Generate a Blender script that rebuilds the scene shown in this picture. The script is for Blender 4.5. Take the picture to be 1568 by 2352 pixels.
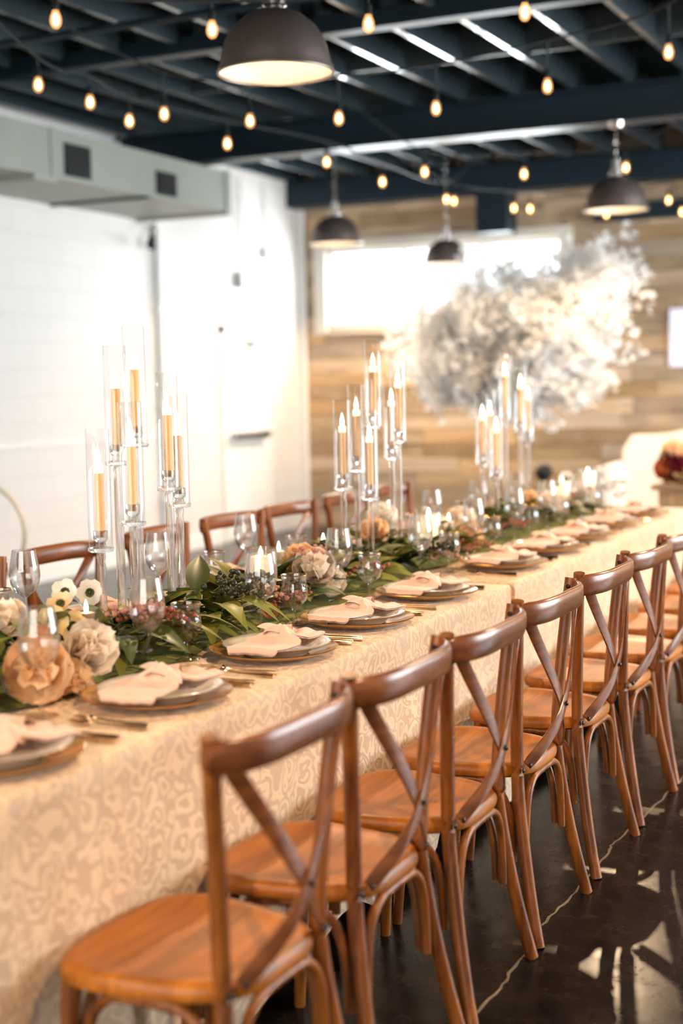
import bpy, math, random
import numpy as np
from mathutils import Matrix, Vector

for o in list(bpy.data.objects):
    bpy.data.objects.remove(o)
SC = bpy.context.scene
COL = SC.collection
RNG = random.Random(7)
PI = math.pi

# ------------------------------------------------------------------ camera
CAM_H = 1.45
YAW, PITCH, ROLL, FPX = 25.8, 5.15, -1.05, 3267.0
def cam_axes():
    y, p, r = [math.radians(a) for a in (YAW, PITCH, ROLL)]
    fwd = Vector((-math.sin(y)*math.cos(p), math.cos(y)*math.cos(p), -math.sin(p)))
    r0 = Vector((math.cos(y), math.sin(y), 0)); u0 = r0.cross(fwd)
    return (math.cos(r)*r0 + math.sin(r)*u0), (-math.sin(r)*r0 + math.cos(r)*u0), fwd
RT, UP, FW = cam_axes()
cd = bpy.data.cameras.new('camera'); cam = bpy.data.objects.new('camera', cd); COL.objects.link(cam)
M = Matrix((RT, UP, -FW)).transposed().to_4x4(); M.translation = (0, 0, CAM_H)
cam.matrix_world = M
cd.sensor_fit = 'VERTICAL'; cd.sensor_height = 36; cd.sensor_width = 24; cd.lens = 36*FPX/2352
cd.clip_start = .05; cd.clip_end = 100
cd.dof.use_dof = True; cd.dof.focus_distance = 4.0; cd.dof.aperture_fstop = 1.5
SC.camera = cam
# survey helper used while laying the room out: where a sight line meets a plane
def ray(x, y): return FW + RT*((x-784)/FPX) + UP*((1176-y)/FPX)
def atz(x, y, z): d = ray(x, y); return d*((z-CAM_H)/d.z) + Vector((0, 0, CAM_H))
def atx(x, y, X): d = ray(x, y); return d*(X/d.x) + Vector((0, 0, CAM_H))
def aty(x, y, Y): d = ray(x, y); return d*(Y/d.y) + Vector((0, 0, CAM_H))

# ------------------------------------------------------------------ world, daylight, added fill, exposure
w = bpy.data.worlds.new('world'); SC.world = w; w.use_nodes = True
bg = w.node_tree.nodes['Background']; bg.inputs[0].default_value = (.88, .94, 1, 1); bg.inputs[1].default_value = 3.0
def area(name, loc, aim, sx, sy, energy, color):
    l = bpy.data.lights.new(name, 'AREA'); l.shape = 'RECTANGLE'; l.size = sx; l.size_y = sy
    l.energy = energy; l.color = color
    o = bpy.data.objects.new(name, l); COL.objects.link(o); o.location = loc
    o.rotation_euler = Vector(aim).to_track_quat('-Z', 'Y').to_euler()
    return o
area('daylight_back_window', (-5.18, 13.30, 2.42), (0, -1, -.25), 2.5, .8, 140, (.93, .97, 1))
area('daylight_side_glazing', (3.75, 8.6, 1.75), (-1, 0, -.05), 6.6, 2.5, 560, (.90, .95, 1))
area('front_fill_light', (-1.0, -3.75, 1.75), (0, 1, -.05), 5.0, 2.3, 190, (1, .88, .72))  # added warm fill from behind the camera, not a known source
vs = SC.view_settings
vs.view_transform = 'Standard'; vs.look = 'None'; vs.gamma = 1; vs.use_curve_mapping = False; vs.exposure = 0.52
SC.display_settings.display_device = 'sRGB'
cy = SC.cycles
cy.use_denoising = True; cy.max_bounces = 9; cy.diffuse_bounces = 3; cy.glossy_bounces = 3
cy.transmission_bounces = 7; cy.transparent_max_bounces = 32
cy.use_adaptive_sampling = True; cy.adaptive_threshold = .07; cy.adaptive_min_samples = 12
cy.caustics_reflective = False; cy.caustics_refractive = False
cy.sample_clamp_indirect = 5; cy.sample_clamp_direct = 0; cy.blur_glossy = .5

# ------------------------------------------------------------------ materials
def new_mat(name):
    m = bpy.data.materials.new(name); m.use_nodes = True
    nt = m.node_tree; return m, nt, nt.nodes['Principled BSDF']
def N(nt, t, **kw):
    n = nt.nodes.new(t)
    for k, v in kw.items():
        if k in n.inputs.keys(): n.inputs[k].default_value = v
        else: setattr(n, k, v)
    return n
def c4(c): return (c[0], c[1], c[2], 1)
def plain(name, col, rough=.5, metal=0, spec=.5, coat=0, emit=None, es=0, noise=0, nscale=20, bump=0, sub=0, sheen=0):
    m, nt, b = new_mat(name)
    b.inputs['Base Color'].default_value = c4(col); b.inputs['Roughness'].default_value = rough
    b.inputs['Metallic'].default_value = metal; b.inputs['Specular IOR Level'].default_value = spec
    b.inputs['Coat Weight'].default_value = coat
    if sub:
        b.inputs['Subsurface Weight'].default_value = sub; b.inputs['Subsurface Radius'].default_value = (.02, .012, .006); b.inputs['Subsurface Scale'].default_value = .5
    if sheen: b.inputs['Sheen Weight'].default_value = sheen
    if emit:
        b.inputs['Emission Color'].default_value = c4(emit); b.inputs['Emission Strength'].default_value = es
    if noise or bump:
        tc = N(nt, 'ShaderNodeTexCoord'); nz = N(nt, 'ShaderNodeTexNoise', Scale=nscale, Detail=4.0)
        nt.links.new(tc.outputs['Object'], nz.inputs['Vector'])
        if noise:
            mx = N(nt, 'ShaderNodeMixRGB'); mx.inputs[1].default_value = c4([v*(1-noise) for v in col]); mx.inputs[2].default_value = c4([min(1, v*(1+noise)) for v in col])
            nt.links.new(nz.outputs['Fac'], mx.inputs[0]); nt.links.new(mx.outputs[0], b.inputs['Base Color'])
        if bump:
            bp = N(nt, 'ShaderNodeBump', Strength=bump, Distance=.01)
            nt.links.new(nz.outputs['Fac'], bp.inputs['Height']); nt.links.new(bp.outputs[0], b.inputs['Normal'])
    return m
def wood(name, dark, light, scale, rough=.38, coat=.25, rnd=0, bump=.08, detail=6):
    m, nt, b = new_mat(name)
    tc = N(nt, 'ShaderNodeTexCoord'); mp = N(nt, 'ShaderNodeMapping'); mp.inputs['Scale'].default_value = scale
    nt.links.new(tc.outputs['Object'], mp.inputs['Vector'])
    oi = N(nt, 'ShaderNodeObjectInfo')
    nt.links.new(oi.outputs['Random'], mp.inputs['Location'])
    nz = N(nt, 'ShaderNodeTexNoise', Scale=1.0, Detail=float(detail), Roughness=.62, Distortion=.6)
    nt.links.new(mp.outputs[0], nz.inputs['Vector'])
    cr = N(nt, 'ShaderNodeValToRGB'); cr.color_ramp.elements[0].position = .32; cr.color_ramp.elements[1].position = .68
    cr.color_ramp.elements[0].color = c4(dark); cr.color_ramp.elements[1].color = c4(light)
    nt.links.new(nz.outputs['Fac'], cr.inputs[0])
    out = cr.outputs[0]
    if rnd:
        hs = N(nt, 'ShaderNodeHueSaturation'); mr = N(nt, 'ShaderNodeMapRange'); mr.inputs[3].default_value = 1-rnd; mr.inputs[4].default_value = 1+rnd*.55
        nt.links.new(oi.outputs['Random'], mr.inputs[0]); nt.links.new(mr.outputs[0], hs.inputs['Value']); nt.links.new(out, hs.inputs['Color'])
        mr2 = N(nt, 'ShaderNodeMapRange'); mr2.inputs[3].default_value = 1.15; mr2.inputs[4].default_value = .7
        ml = N(nt, 'ShaderNodeMath', operation='FRACT'); m3 = N(nt, 'ShaderNodeMath', operation='MULTIPLY'); m3.inputs[1].default_value = 7.31
        nt.links.new(oi.outputs['Random'], m3.inputs[0]); nt.links.new(m3.outputs[0], ml.inputs[0]); nt.links.new(ml.outputs[0], mr2.inputs[0]); nt.links.new(mr2.outputs[0], hs.inputs['Saturation'])
        out = hs.outputs[0]
    nt.links.new(out, b.inputs['Base Color'])
    b.inputs['Roughness'].default_value = rough; b.inputs['Coat Weight'].default_value = coat; b.inputs['Coat Roughness'].default_value = .22
    if bump:
        bp = N(nt, 'ShaderNodeBump', Strength=bump, Distance=.004)
        nt.links.new(nz.outputs['Fac'], bp.inputs['Height']); nt.links.new(bp.outputs[0], b.inputs['Normal'])
    return m
def thin_glass(name, tint=(.985, .985, .985), gain=1.0, rough=.02, power=3.2):
    m, nt, b = new_mat(name); nt.nodes.remove(b)
    out = nt.nodes['Material Output']
    lw = N(nt, 'ShaderNodeLayerWeight', Blend=.5); pw = N(nt, 'ShaderNodeMath', operation='POWER'); pw.inputs[1].default_value = power
    fr = N(nt, 'ShaderNodeMath', operation='MULTIPLY_ADD'); fr.inputs[1].default_value = .90; fr.inputs[2].default_value = .035   # Schlick reflectance, the same from both sides of the sheet
    nt.links.new(lw.outputs['Facing'], pw.inputs[0]); nt.links.new(pw.outputs[0], fr.inputs[0])
    tr = N(nt, 'ShaderNodeBsdfTransparent'); tr.inputs[0].default_value = c4(tint)
    gl = N(nt, 'ShaderNodeBsdfGlossy', Roughness=rough); gl.inputs[0].default_value = (1, 1, 1, 1)
    mu = N(nt, 'ShaderNodeMath', operation='MULTIPLY'); mu.inputs[1].default_value = gain; mu.use_clamp = True
    mx = N(nt, 'ShaderNodeMixShader')
    nt.links.new(fr.outputs[0], mu.inputs[0]); nt.links.new(mu.outputs[0], mx.inputs[0]); nt.links.new(tr.outputs[0], mx.inputs[1]); nt.links.new(gl.outputs[0], mx.inputs[2])
    nt.links.new(mx.outputs[0], out.inputs[0])
    return m
def glow(name, col, es, base=(.9, .8, .6)):
    m = plain(name, base, .4, emit=col, es=es); m.cycles.emission_sampling = 'NONE'; return m

MAT = {}
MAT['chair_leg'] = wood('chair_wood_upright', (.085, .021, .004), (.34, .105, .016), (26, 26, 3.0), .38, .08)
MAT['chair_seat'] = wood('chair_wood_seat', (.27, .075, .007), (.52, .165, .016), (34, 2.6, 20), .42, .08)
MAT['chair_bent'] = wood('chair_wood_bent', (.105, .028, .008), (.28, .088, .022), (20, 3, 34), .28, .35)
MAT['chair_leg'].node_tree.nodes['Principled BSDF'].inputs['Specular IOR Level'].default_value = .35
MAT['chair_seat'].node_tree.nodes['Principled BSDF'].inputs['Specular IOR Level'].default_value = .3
MAT['bolt'] = plain('black_bolt', (.015, .012, .01), .4, .6)
MAT['farm_wood'] = wood('farm_table_wood', (.25, .14, .07), (.55, .36, .2), (2.5, 22, 18), .5, .1)
MAT['glass'] = thin_glass('clear_glass', gain=1.15)
m2_ = MAT['glass']; nt = m2_.node_tree; out = nt.nodes['Material Output']; old = out.inputs[0].links[0].from_socket
gb = N(nt, 'ShaderNodeBsdfGlass', Roughness=.0, IOR=1.42); mx = N(nt, 'ShaderNodeMixShader'); mx.inputs[0].default_value = .15
nt.links.new(old, mx.inputs[1]); nt.links.new(gb.outputs[0], mx.inputs[2]); nt.links.new(mx.outputs[0], out.inputs[0])
MAT['chimney'] = thin_glass('chimney_glass', gain=1.0, power=5.0)
MAT['pane'] = thin_glass('window_glass', (.97, .985, .98))
m, nt, b = new_mat('crystal'); b.inputs['Base Color'].default_value = (1, 1, 1, 1); b.inputs['Transmission Weight'].default_value = 1; b.inputs['Roughness'].default_value = .015; b.inputs['IOR'].default_value = 1.46
tr = N(nt, 'ShaderNodeBsdfTransparent'); mx = N(nt, 'ShaderNodeMixShader'); mx.inputs[0].default_value = .5
nt.links.new(b.outputs[0], mx.inputs[1]); nt.links.new(tr.outputs[0], mx.inputs[2]); nt.links.new(mx.outputs[0], nt.nodes['Material Output'].inputs[0])
MAT['crystal'] = m
MAT['wax'] = plain('peach_wax', (.86, .50, .22), .45, sub=.25)
MAT['wax_tip'] = glow('lit_wax_tip', (1, .82, .5), 1.6, (.95, .8, .55))
MAT['pillar_wax'] = plain('cream_pillar_wax', (.92, .74, .48), .45, sub=.3, emit=(1, .76, .44), es=.8)
MAT['tea_wax'] = plain('blush_tealight_wax', (.93, .72, .58), .45, sub=.3)
MAT['flame'] = glow('led_flame', (1, .86, .58), 9)
m, nt, b = new_mat('amber_bulb_glass'); nt.nodes.remove(b)
tr = N(nt, 'ShaderNodeBsdfTransparent'); tr.inputs[0].default_value = (1, .72, .42, 1); em = N(nt, 'ShaderNodeEmission', Strength=.62); em.inputs[0].default_value = (1, .50, .20, 1)
ad = N(nt, 'ShaderNodeAddShader'); nt.links.new(tr.outputs[0], ad.inputs[0]); nt.links.new(em.outputs[0], ad.inputs[1]); nt.links.new(ad.outputs[0], nt.nodes['Material Output'].inputs[0])
m.cycles.emission_sampling = 'NONE'; MAT['bulb'] = m
MAT['filament'] = glow('bulb_core', (1, .84, .52), 9)
MAT['socket'] = plain('black_socket', (.012, .014, .016), .5)
MAT['cable'] = plain('black_cable', (.02, .024, .028), .5)
MAT['lamp_bulb'] = plain('pendant_bulb', (.9, .85, .75), .4, emit=(1, .80, .52), es=20)
MAT['shade_out'] = plain('bronze_shade', (.21, .165, .15), .42, .65, noise=.25, nscale=8)
MAT['shade_in'] = plain('enamel_shade_inside', (.9, .82, .70), .4)
MAT['chrome'] = plain('nickel', (.62, .58, .55), .25, 1)
MAT['gold'] = plain('brushed_gold', (.72, .42, .16), .28, 1, noise=.12, nscale=30)
MAT['cutlery'] = plain('rose_gold_cutlery', (.80, .56, .36), .18, 1)
MAT['charger'] = plain('amber_gold_charger', (.85, .46, .14), .20, .5, coat=.4)
MAT['ceramic'] = plain('ivory_plate', (.90, .82, .72), .15, coat=.6)
MAT['napkin'] = plain('blush_linen', (.86, .56, .44), .85, noise=.06, nscale=60, bump=.15, sheen=.3)
MAT['runner'] = plain('olive_gauze', (.21, .22, .05), .8, noise=.45, nscale=14, bump=.4)
MAT['leaf_dark'] = plain('dark_leaf', (.055, .078, .014), .42, noise=.5, nscale=12)
MAT['leaf_mid'] = plain('olive_leaf', (.21, .205, .035), .45, noise=.4, nscale=12)
MAT['leaf_light'] = plain('pale_green_leaf', (.24, .33, .12), .5, noise=.3, nscale=10)
MAT['stem'] = plain('green_stem', (.07, .09, .025), .6)
MAT['berry_red'] = plain('rust_red_berry', (.36, .075, .04), .4, noise=.4, nscale=40)
MAT['berry_pink'] = plain('dusty_pink_bud', (.62, .27, .2), .55, noise=.3, nscale=40)
MAT['berry_dark'] = plain('dark_olive_seed', (.035, .035, .015), .35, noise=.4, nscale=40)
def petal_mat(name, col, tr_=.4):
    m, nt, b = new_mat(name); b.inputs['Base Color'].default_value = c4(col); b.inputs['Roughness'].default_value = .6; b.inputs['Specular IOR Level'].default_value = .3
    tl = N(nt, 'ShaderNodeBsdfTranslucent'); tl.inputs[0].default_value = c4(col); mx = N(nt, 'ShaderNodeMixShader'); mx.inputs[0].default_value = tr_
    nt.links.new(b.outputs[0], mx.inputs[1]); nt.links.new(tl.outputs[0], mx.inputs[2]); nt.links.new(mx.outputs[0], nt.nodes['Material Output'].inputs[0]); return m
for k_, c_ in (('petal_peach', (.99, .71, .44)), ('petal_blush', (.99, .86, .73)), ('petal_white', (.96, .92, .85)), ('petal_yellow', (.97, .74, .38)), ('petal_red', (.20, .015, .03)), ('petal_rust', (.85, .28, .11))):
    MAT[k_] = petal_mat(k_.replace('petal_', '')+'_petal', c_, .35)
m, nt, b = new_mat('blossom_white'); b.inputs['Base Color'].default_value = (.95, .94, .93, 1); b.inputs['Roughness'].default_value = .7
tl = N(nt, 'ShaderNodeBsdfTranslucent'); tl.inputs[0].default_value = (.95, .94, .93, 1); mx = N(nt, 'ShaderNodeMixShader'); mx.inputs[0].default_value = .42
nt.links.new(b.outputs[0], mx.inputs[1]); nt.links.new(tl.outputs[0], mx.inputs[2]); nt.links.new(mx.outputs[0], nt.nodes['Material Output'].inputs[0]); MAT['blossom'] = m
MAT['bark'] = plain('pale_bark', (.38, .30, .22), .8, noise=.3, nscale=25)
MAT['settee'] = plain('cream_velvet', (.80, .74, .69), .8, sheen=.4)
MAT['white_paint'] = plain('white_paint', (.86, .85, .83), .5)
MAT['grey_paint'] = plain('pale_grey_paint', (.55, .56, .56), .5)
MAT['dark_metal'] = plain('dark_metal', (.03, .032, .036), .4, .5)
MAT['navy'] = plain('navy_steel', (.005, .017, .028), .45, spec=.4, noise=.3, nscale=3)
MAT['joist'] = plain('dark_painted_joist', (.024, .038, .046), .36, spec=1.0, coat=.6, noise=.35, nscale=5, bump=.1)
MAT['deck'] = plain('dark_painted_deck', (.002, .010, .017), .9, spec=.05, noise=.3, nscale=2)
MAT['duct'] = plain('grey_green_duct', (.34, .36, .32), .5, noise=.1, nscale=4)
MAT['hoop'] = plain('pale_gold_hoop', (.74, .67, .54), .45, .4)
MAT['casing'] = plain('painted_casing', (.78, .72, .62), .5)
MAT['crackm'] = plain('crack_filler', (.20, .145, .095), .7, noise=.4, nscale=30)
MAT['led_panel'] = glow('lit_panel', (.86, .86, 1), 5)
MAT['panel_white'] = plain('acrylic_panel', (.75, .74, .86), .3, emit=(.78, .78, 1), es=.35)
MAT['plank'] = wood('reclaimed_plank', (.40, .26, .145), (.74, .54, .34), (1.1, 9, 9), .7, 0, rnd=.36, bump=.25, detail=8)
MAT['twig'] = plain('dark_twig', (.09, .04, .02), .7)
# tablecloth: champagne jacquard with a woven scroll figure
m, nt, b = new_mat('champagne_jacquard')
tc = N(nt, 'ShaderNodeTexCoord')
nz = N(nt, 'ShaderNodeTexNoise', Scale=15.0, Detail=1.5); nt.links.new(tc.outputs['Object'], nz.inputs['Vector'])
ad = N(nt, 'ShaderNodeMixRGB', blend_type='ADD'); ad.inputs[0].default_value = .09
nt.links.new(tc.outputs['Object'], ad.inputs[1]); nt.links.new(nz.outputs['Color'], ad.inputs[2])
vo = N(nt, 'ShaderNodeTexVoronoi', Scale=18.0); vo.feature = 'F1'; nt.links.new(ad.outputs[0], vo.inputs['Vector'])
mm = N(nt, 'ShaderNodeMath', operation='MULTIPLY'); mm.inputs[1].default_value = 17.0; nt.links.new(vo.outputs['Distance'], mm.inputs[0])
sn = N(nt, 'ShaderNodeMath', operation='SINE'); nt.links.new(mm.outputs[0], sn.inputs[0])
cr = N(nt, 'ShaderNodeValToRGB'); cr.color_ramp.elements[0].position = .38; cr.color_ramp.elements[1].position = .66
cr.color_ramp.elements[0].color = (.66, .455, .29, 1); cr.color_ramp.elements[1].color = (.86, .62, .41, 1)
m2 = N(nt, 'ShaderNodeMapRange'); m2.inputs[1].default_value = -1; m2.inputs[2].default_value = 1
nt.links.new(sn.outputs[0], m2.inputs[0]); nt.links.new(m2.outputs[0], cr.inputs[0]); nt.links.new(cr.outputs[0], b.inputs['Base Color'])
mr = N(nt, 'ShaderNodeMapRange'); mr.inputs[3].default_value = .42; mr.inputs[4].default_value = .75
nt.links.new(m2.outputs[0], mr.inputs[0]); nt.links.new(mr.outputs[0], b.inputs['Roughness'])
bp = N(nt, 'ShaderNodeBump', Strength=.25, Distance=.003); nt.links.new(m2.outputs[0], bp.inputs['Height']); nt.links.new(bp.outputs[0], b.inputs['Normal'])
b.inputs['Sheen Weight'].default_value = .2
MAT['cloth'] = m
# polished stained concrete
m, nt, b = new_mat('stained_concrete')
tc = N(nt, 'ShaderNodeTexCoord'); n1 = N(nt, 'ShaderNodeTexNoise', Scale=1.6, Detail=9.0, Roughness=.7); n2 = N(nt, 'ShaderNodeTexNoise', Scale=9.0, Detail=6.0, Roughness=.7)
nt.links.new(tc.outputs['Object'], n1.inputs['Vector']); nt.links.new(tc.outputs['Object'], n2.inputs['Vector'])
cr = N(nt, 'ShaderNodeValToRGB'); e = cr.color_ramp.elements; e[0].position = .42; e[1].position = .70; e[0].color = (.003, .0034, .004, 1); e[1].color = (.032, .017, .009, 1); b.inputs['Specular IOR Level'].default_value = .18
mx = N(nt, 'ShaderNodeMixRGB'); mx.inputs[0].default_value = .5; nt.links.new(n1.outputs['Fac'], mx.inputs[1]); nt.links.new(n2.outputs['Fac'], mx.inputs[2])
nt.links.new(mx.outputs[0], cr.inputs[0]); nt.links.new(cr.outputs[0], b.inputs['Base Color'])
mr = N(nt, 'ShaderNodeMapRange'); mr.inputs[1].default_value = .3; mr.inputs[2].default_value = .75; mr.inputs[3].default_value = .16; mr.inputs[4].default_value = .36
nt.links.new(n2.outputs['Fac'], mr.inputs[0]); nt.links.new(mr.outputs[0], b.inputs['Roughness'])
bp = N(nt, 'ShaderNodeBump', Strength=.05, Distance=.01); nt.links.new(n2.outputs['Fac'], bp.inputs['Height']); nt.links.new(bp.outputs[0], b.inputs['Normal'])
MAT['floor'] = m
# painted block wall
m, nt, b = new_mat('painted_block')
tc = N(nt, 'ShaderNodeTexCoord'); mp = N(nt, 'ShaderNodeMapping'); mp.inputs['Rotation'].default_value = (PI/2, 0, PI/2)
sx = N(nt, 'ShaderNodeSeparateXYZ'); cx = N(nt, 'ShaderNodeCombineXYZ'); nt.links.new(tc.outputs['Object'], sx.inputs[0])
nt.links.new(sx.outputs['Y'], cx.inputs['X']); nt.links.new(sx.outputs['Z'], cx.inputs['Y'])
br = N(nt, 'ShaderNodeTexBrick', Scale=1.0); br.inputs['Brick Width'].default_value = .4; br.inputs['Row Height'].default_value = .2; br.inputs['Mortar Size'].default_value = .008
br.inputs['Color1'].default_value = (.74, .71, .69, 1); br.inputs['Color2'].default_value = (.725, .695, .675, 1); br.inputs['Mortar'].default_value = (.68, .65, .63, 1)
nt.links.new(cx.outputs[0], br.inputs['Vector']); nt.links.new(br.outputs['Color'], b.inputs['Base Color']); b.inputs['Roughness'].default_value = .55
MAT['block'] = m

# ------------------------------------------------------------------ mesh helpers
class MB:
    def __init__(s): s.v = []; s.f = []
    def add(s, v, f):
        o = len(s.v); s.v += [tuple(p) for p in v]; s.f += [tuple(i+o for i in q) for q in f]; return s
    def box(s, x0, x1, y0, y1, z0, z1):
        v = [(x, y, z) for z in (z0, z1) for y in (y0, y1) for x in (x0, x1)]
        return s.add(v, [(0, 2, 3, 1), (4, 5, 7, 6), (0, 1, 5, 4), (2, 6, 7, 3), (0, 4, 6, 2), (1, 3, 7, 5)])
    def bbox(s, x0, x1, y0, y1, z0, z1, c=.005):
        # chamfered box
        v = []; f = []
        def ring(z, d): return [(x0+d, y0+c+0, z), (x0+d+0, y1-c, z)]
        def oct_(z, i):
            a, b_, p, q = x0+i, x1-i, y0+i, y1-i
            return [(a+c, p, z), (b_-c, p, z), (b_, p+c, z), (b_, q-c, z), (b_-c, q, z), (a+c, q, z), (a, q-c, z), (a, p+c, z)]
        rings = [oct_(z0, c), oct_(z0+c, 0), oct_(z1-c, 0), oct_(z1, c)]
        for r in rings: v += r
        for k in range(3):
            for i in range(8):
                j = (i+1) % 8; f.append((k*8+i, k*8+j, k*8+8+j, k*8+8+i))
        f.append(tuple(reversed(range(8)))); f.append(tuple(range(24, 32)))
        return s.add(v, f)
    def lathe(s, prof, seg=24, center=(0, 0, 0), cap=True):
        v = []; f = []; n = len(prof); cx, cy_, cz = center
        for r, z in prof:
            for i in range(seg):
                a = 2*PI*i/seg; v.append((cx+r*math.cos(a), cy_+r*math.sin(a), cz+z))
        for k in range(n-1):
            for i in range(seg):
                j = (i+1) % seg; f.append((k*seg+i, k*seg+j, (k+1)*seg+j, (k+1)*seg+i))
        if cap:
            if prof[0][0] > 1e-5: f.append(tuple(reversed(range(seg))))
            if prof[-1][0] > 1e-5: f.append(tuple(range((n-1)*seg, n*seg)))
        return s.add(v, f)
    def tube(s, pts, radii, seg=10, sx=1.0, up=(0, 0, 1), cap=True):
        # swept ellipse; sx scales the axis across 'up'
        pts = [Vector(p) for p in pts]; n = len(pts)
        if not hasattr(radii, '__len__'): radii = [radii]*n
        v = []; f = []
        for k, p in enumerate(pts):
            t = (pts[min(k+1, n-1)]-pts[max(k-1, 0)]).normalized(); u = Vector(up)
            side = t.cross(u)
            if side.length < 1e-4: side = t.cross(Vector((1, 0, 0)))
            side.normalize(); u2 = side.cross(t).normalized()
            for i in range(seg):
                a = 2*PI*i/seg; v.append(p + side*(radii[k]*sx*math.cos(a)) + u2*(radii[k]*math.sin(a)))
        for k in range(n-1):
            for i in range(seg):
                j = (i+1) % seg; f.append((k*seg+i, k*seg+j, (k+1)*seg+j, (k+1)*seg+i))
        if cap: f.append(tuple(reversed(range(seg)))); f.append(tuple(range((n-1)*seg, n*seg)))
        return s.add(v, f)
    def sweep(s, pts, side, section, scale=None):
        # section: list of (a,b); a along the per-point 'side' vector, b across both
        pts = [Vector(p) for p in pts]; n = len(pts); m_ = len(section); v = []; f = []
        for k, p in enumerate(pts):
            t = (pts[min(k+1, n-1)]-pts[max(k-1, 0)]).normalized(); a = Vector(side[k] if isinstance(side, list) else side)
            a = (a - t*a.dot(t)).normalized(); b_ = t.cross(a).normalized(); sc = scale[k] if scale else 1
            for (x, y) in section: v.append(p + a*(x*sc) + b_*(y*sc))
        for k in range(n-1):
            for i in range(m_):
                j = (i+1) % m_; f.append((k*m_+i, k*m_+j, (k+1)*m_+j, (k+1)*m_+i))
        f.append(tuple(reversed(range(m_)))); f.append(tuple(range((n-1)*m_, n*m_)))
        return s.add(v, f)
    def grid(s, fn, nu, nv):
        v = [fn(i/nu, j/nv) for j in range(nv+1) for i in range(nu+1)]; f = []
        for j in range(nv):
            for i in range(nu):
                a = j*(nu+1)+i; f.append((a, a+1, a+nu+2, a+nu+1))
        return s.add(v, f)
    def mesh(s, name, mat, smooth=True, fix=True):
        me = bpy.data.meshes.new(name); me.from_pydata(s.v, [], s.f); me.update()
        if fix:
            import bmesh
            bm = bmesh.new(); bm.from_mesh(me); bmesh.ops.recalc_face_normals(bm, faces=bm.faces); bm.to_mesh(me); bm.free()
        if smooth:
            me.polygons.foreach_set('use_smooth', [True]*len(me.polygons)); me.set_sharp_from_angle(angle=math.radians(42))
        me.materials.append(mat if not isinstance(mat, str) else MAT[mat]); return me
def O(name, mesh, parent=None, loc=(0, 0, 0), rot=(0, 0, 0), scale=1):
    o = bpy.data.objects.new(name, mesh); COL.objects.link(o); o.parent = parent; o.location = loc; o.rotation_euler = rot
    o.scale = (scale,)*3 if not hasattr(scale, '__len__') else scale
    return o
def tag(o, label, cat, group=None, kind=None):
    o['label'] = label; o['category'] = cat
    if group: o['group'] = group
    if kind: o['kind'] = kind
    return o
def thing(name, label, cat, loc=(0, 0, 0), rz=0, group=None, kind=None):
    return tag(O(name, None, None, loc, (0, 0, rz)), label, cat, group, kind)
def struct(name, mesh, label, cat, loc=(0, 0, 0)): return tag(O(name, mesh, None, loc), label, cat, None, 'structure')
def bez(p0, p1, p2, p3, n):
    p0, p1, p2, p3 = [Vector(p) for p in (p0, p1, p2, p3)]
    return [p0*(1-t)**3 + p1*3*t*(1-t)**2 + p2*3*t*t*(1-t) + p3*t**3 for t in [i/n for i in range(n+1)]]
def catmull(P, n=6):
    P = [Vector(p) for p in P]; Q = [P[0]*2-P[1]]+P+[P[-1]*2-P[-2]]; out = []
    for i in range(1, len(Q)-2):
        for k in range(n):
            t = k/n; a, b_, c, d = Q[i-1], Q[i], Q[i+1], Q[i+2]
            out.append(.5*((2*b_)+(c-a)*t+(2*a-5*b_+4*c-d)*t*t+(3*b_-a-3*c+d)*t**3))
    out.append(P[-1]); return out
ORD = ['first', 'second', 'third', 'fourth', 'fifth', 'sixth', 'seventh', 'eighth', 'ninth', 'tenth', 'eleventh', 'twelfth', 'thirteenth', 'fourteenth']

# ------------------------------------------------------------------ room shell
WX, BY, RX, FY = -6.69, 13.02, 3.5, -3.5       # white wall, plank wall, glazed wall, wall behind the camera
DECK, JB = 3.69, 3.45
floor = struct('floor', MB().box(WX-.2, RX+.2, FY-.2, BY+.2, -.12, 0).mesh('floor', 'floor', False), 'dark brown polished concrete floor with a pale crack', 'floor')
# the crack that runs along the chair feet
cp = [(1096, 2323), (1150, 2270), (1170, 2236), (1215, 2174), (1240, 2128), (1287, 2085), (1319, 2048), (1373, 1986), (1400, 1950), (1408, 1935), (1453, 1899), (1480, 1878), (1532, 1823), (1568, 1787)]
pts = [Vector((-1.09, 1.2, 0)), Vector((-1.12, 2.2, 0)), Vector((-1.10, 2.7, 0))]+[atz(x, y, 0) for x, y in cp]+[Vector((-1.10+RNG.uniform(-.015, .015), y, 0)) for y in np.arange(5.4, 12.9, .3)]
mb = MB(); L = []
for k, p in enumerate(pts):
    if k:
        for t in (.25, .5, .75, 1): L.append(pts[k-1].lerp(p, t) + Vector((RNG.uniform(-.006, .006), 0, 0)))
    else: L.append(p)
mb.sweep(L, (1, 0, 0), [(-.006, -.0004), (.006, -.0004), (.004, .0012), (-.004, .0012)], [RNG.uniform(.35, .8) for _ in L])
O('crack', mb.mesh('crack', 'crackm', False), floor)
wl = struct('wall_left', MB().box(WX-.2, WX, FY-.2, BY+.2, 0, DECK+.1).mesh('wall_left', 'block', False), 'white painted block wall along the room', 'wall')
O('wall_ledge', MB().box(WX, WX+.008, FY, 11.30, 1.03, 1.05).mesh('ledge', 'white_paint', False), wl)
struct('baseboard_left', MB().box(WX, WX+.02, FY, 11.30, 0, .12).mesh('bb', 'white_paint', False), 'white baseboard under the white wall', 'baseboard')
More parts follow.
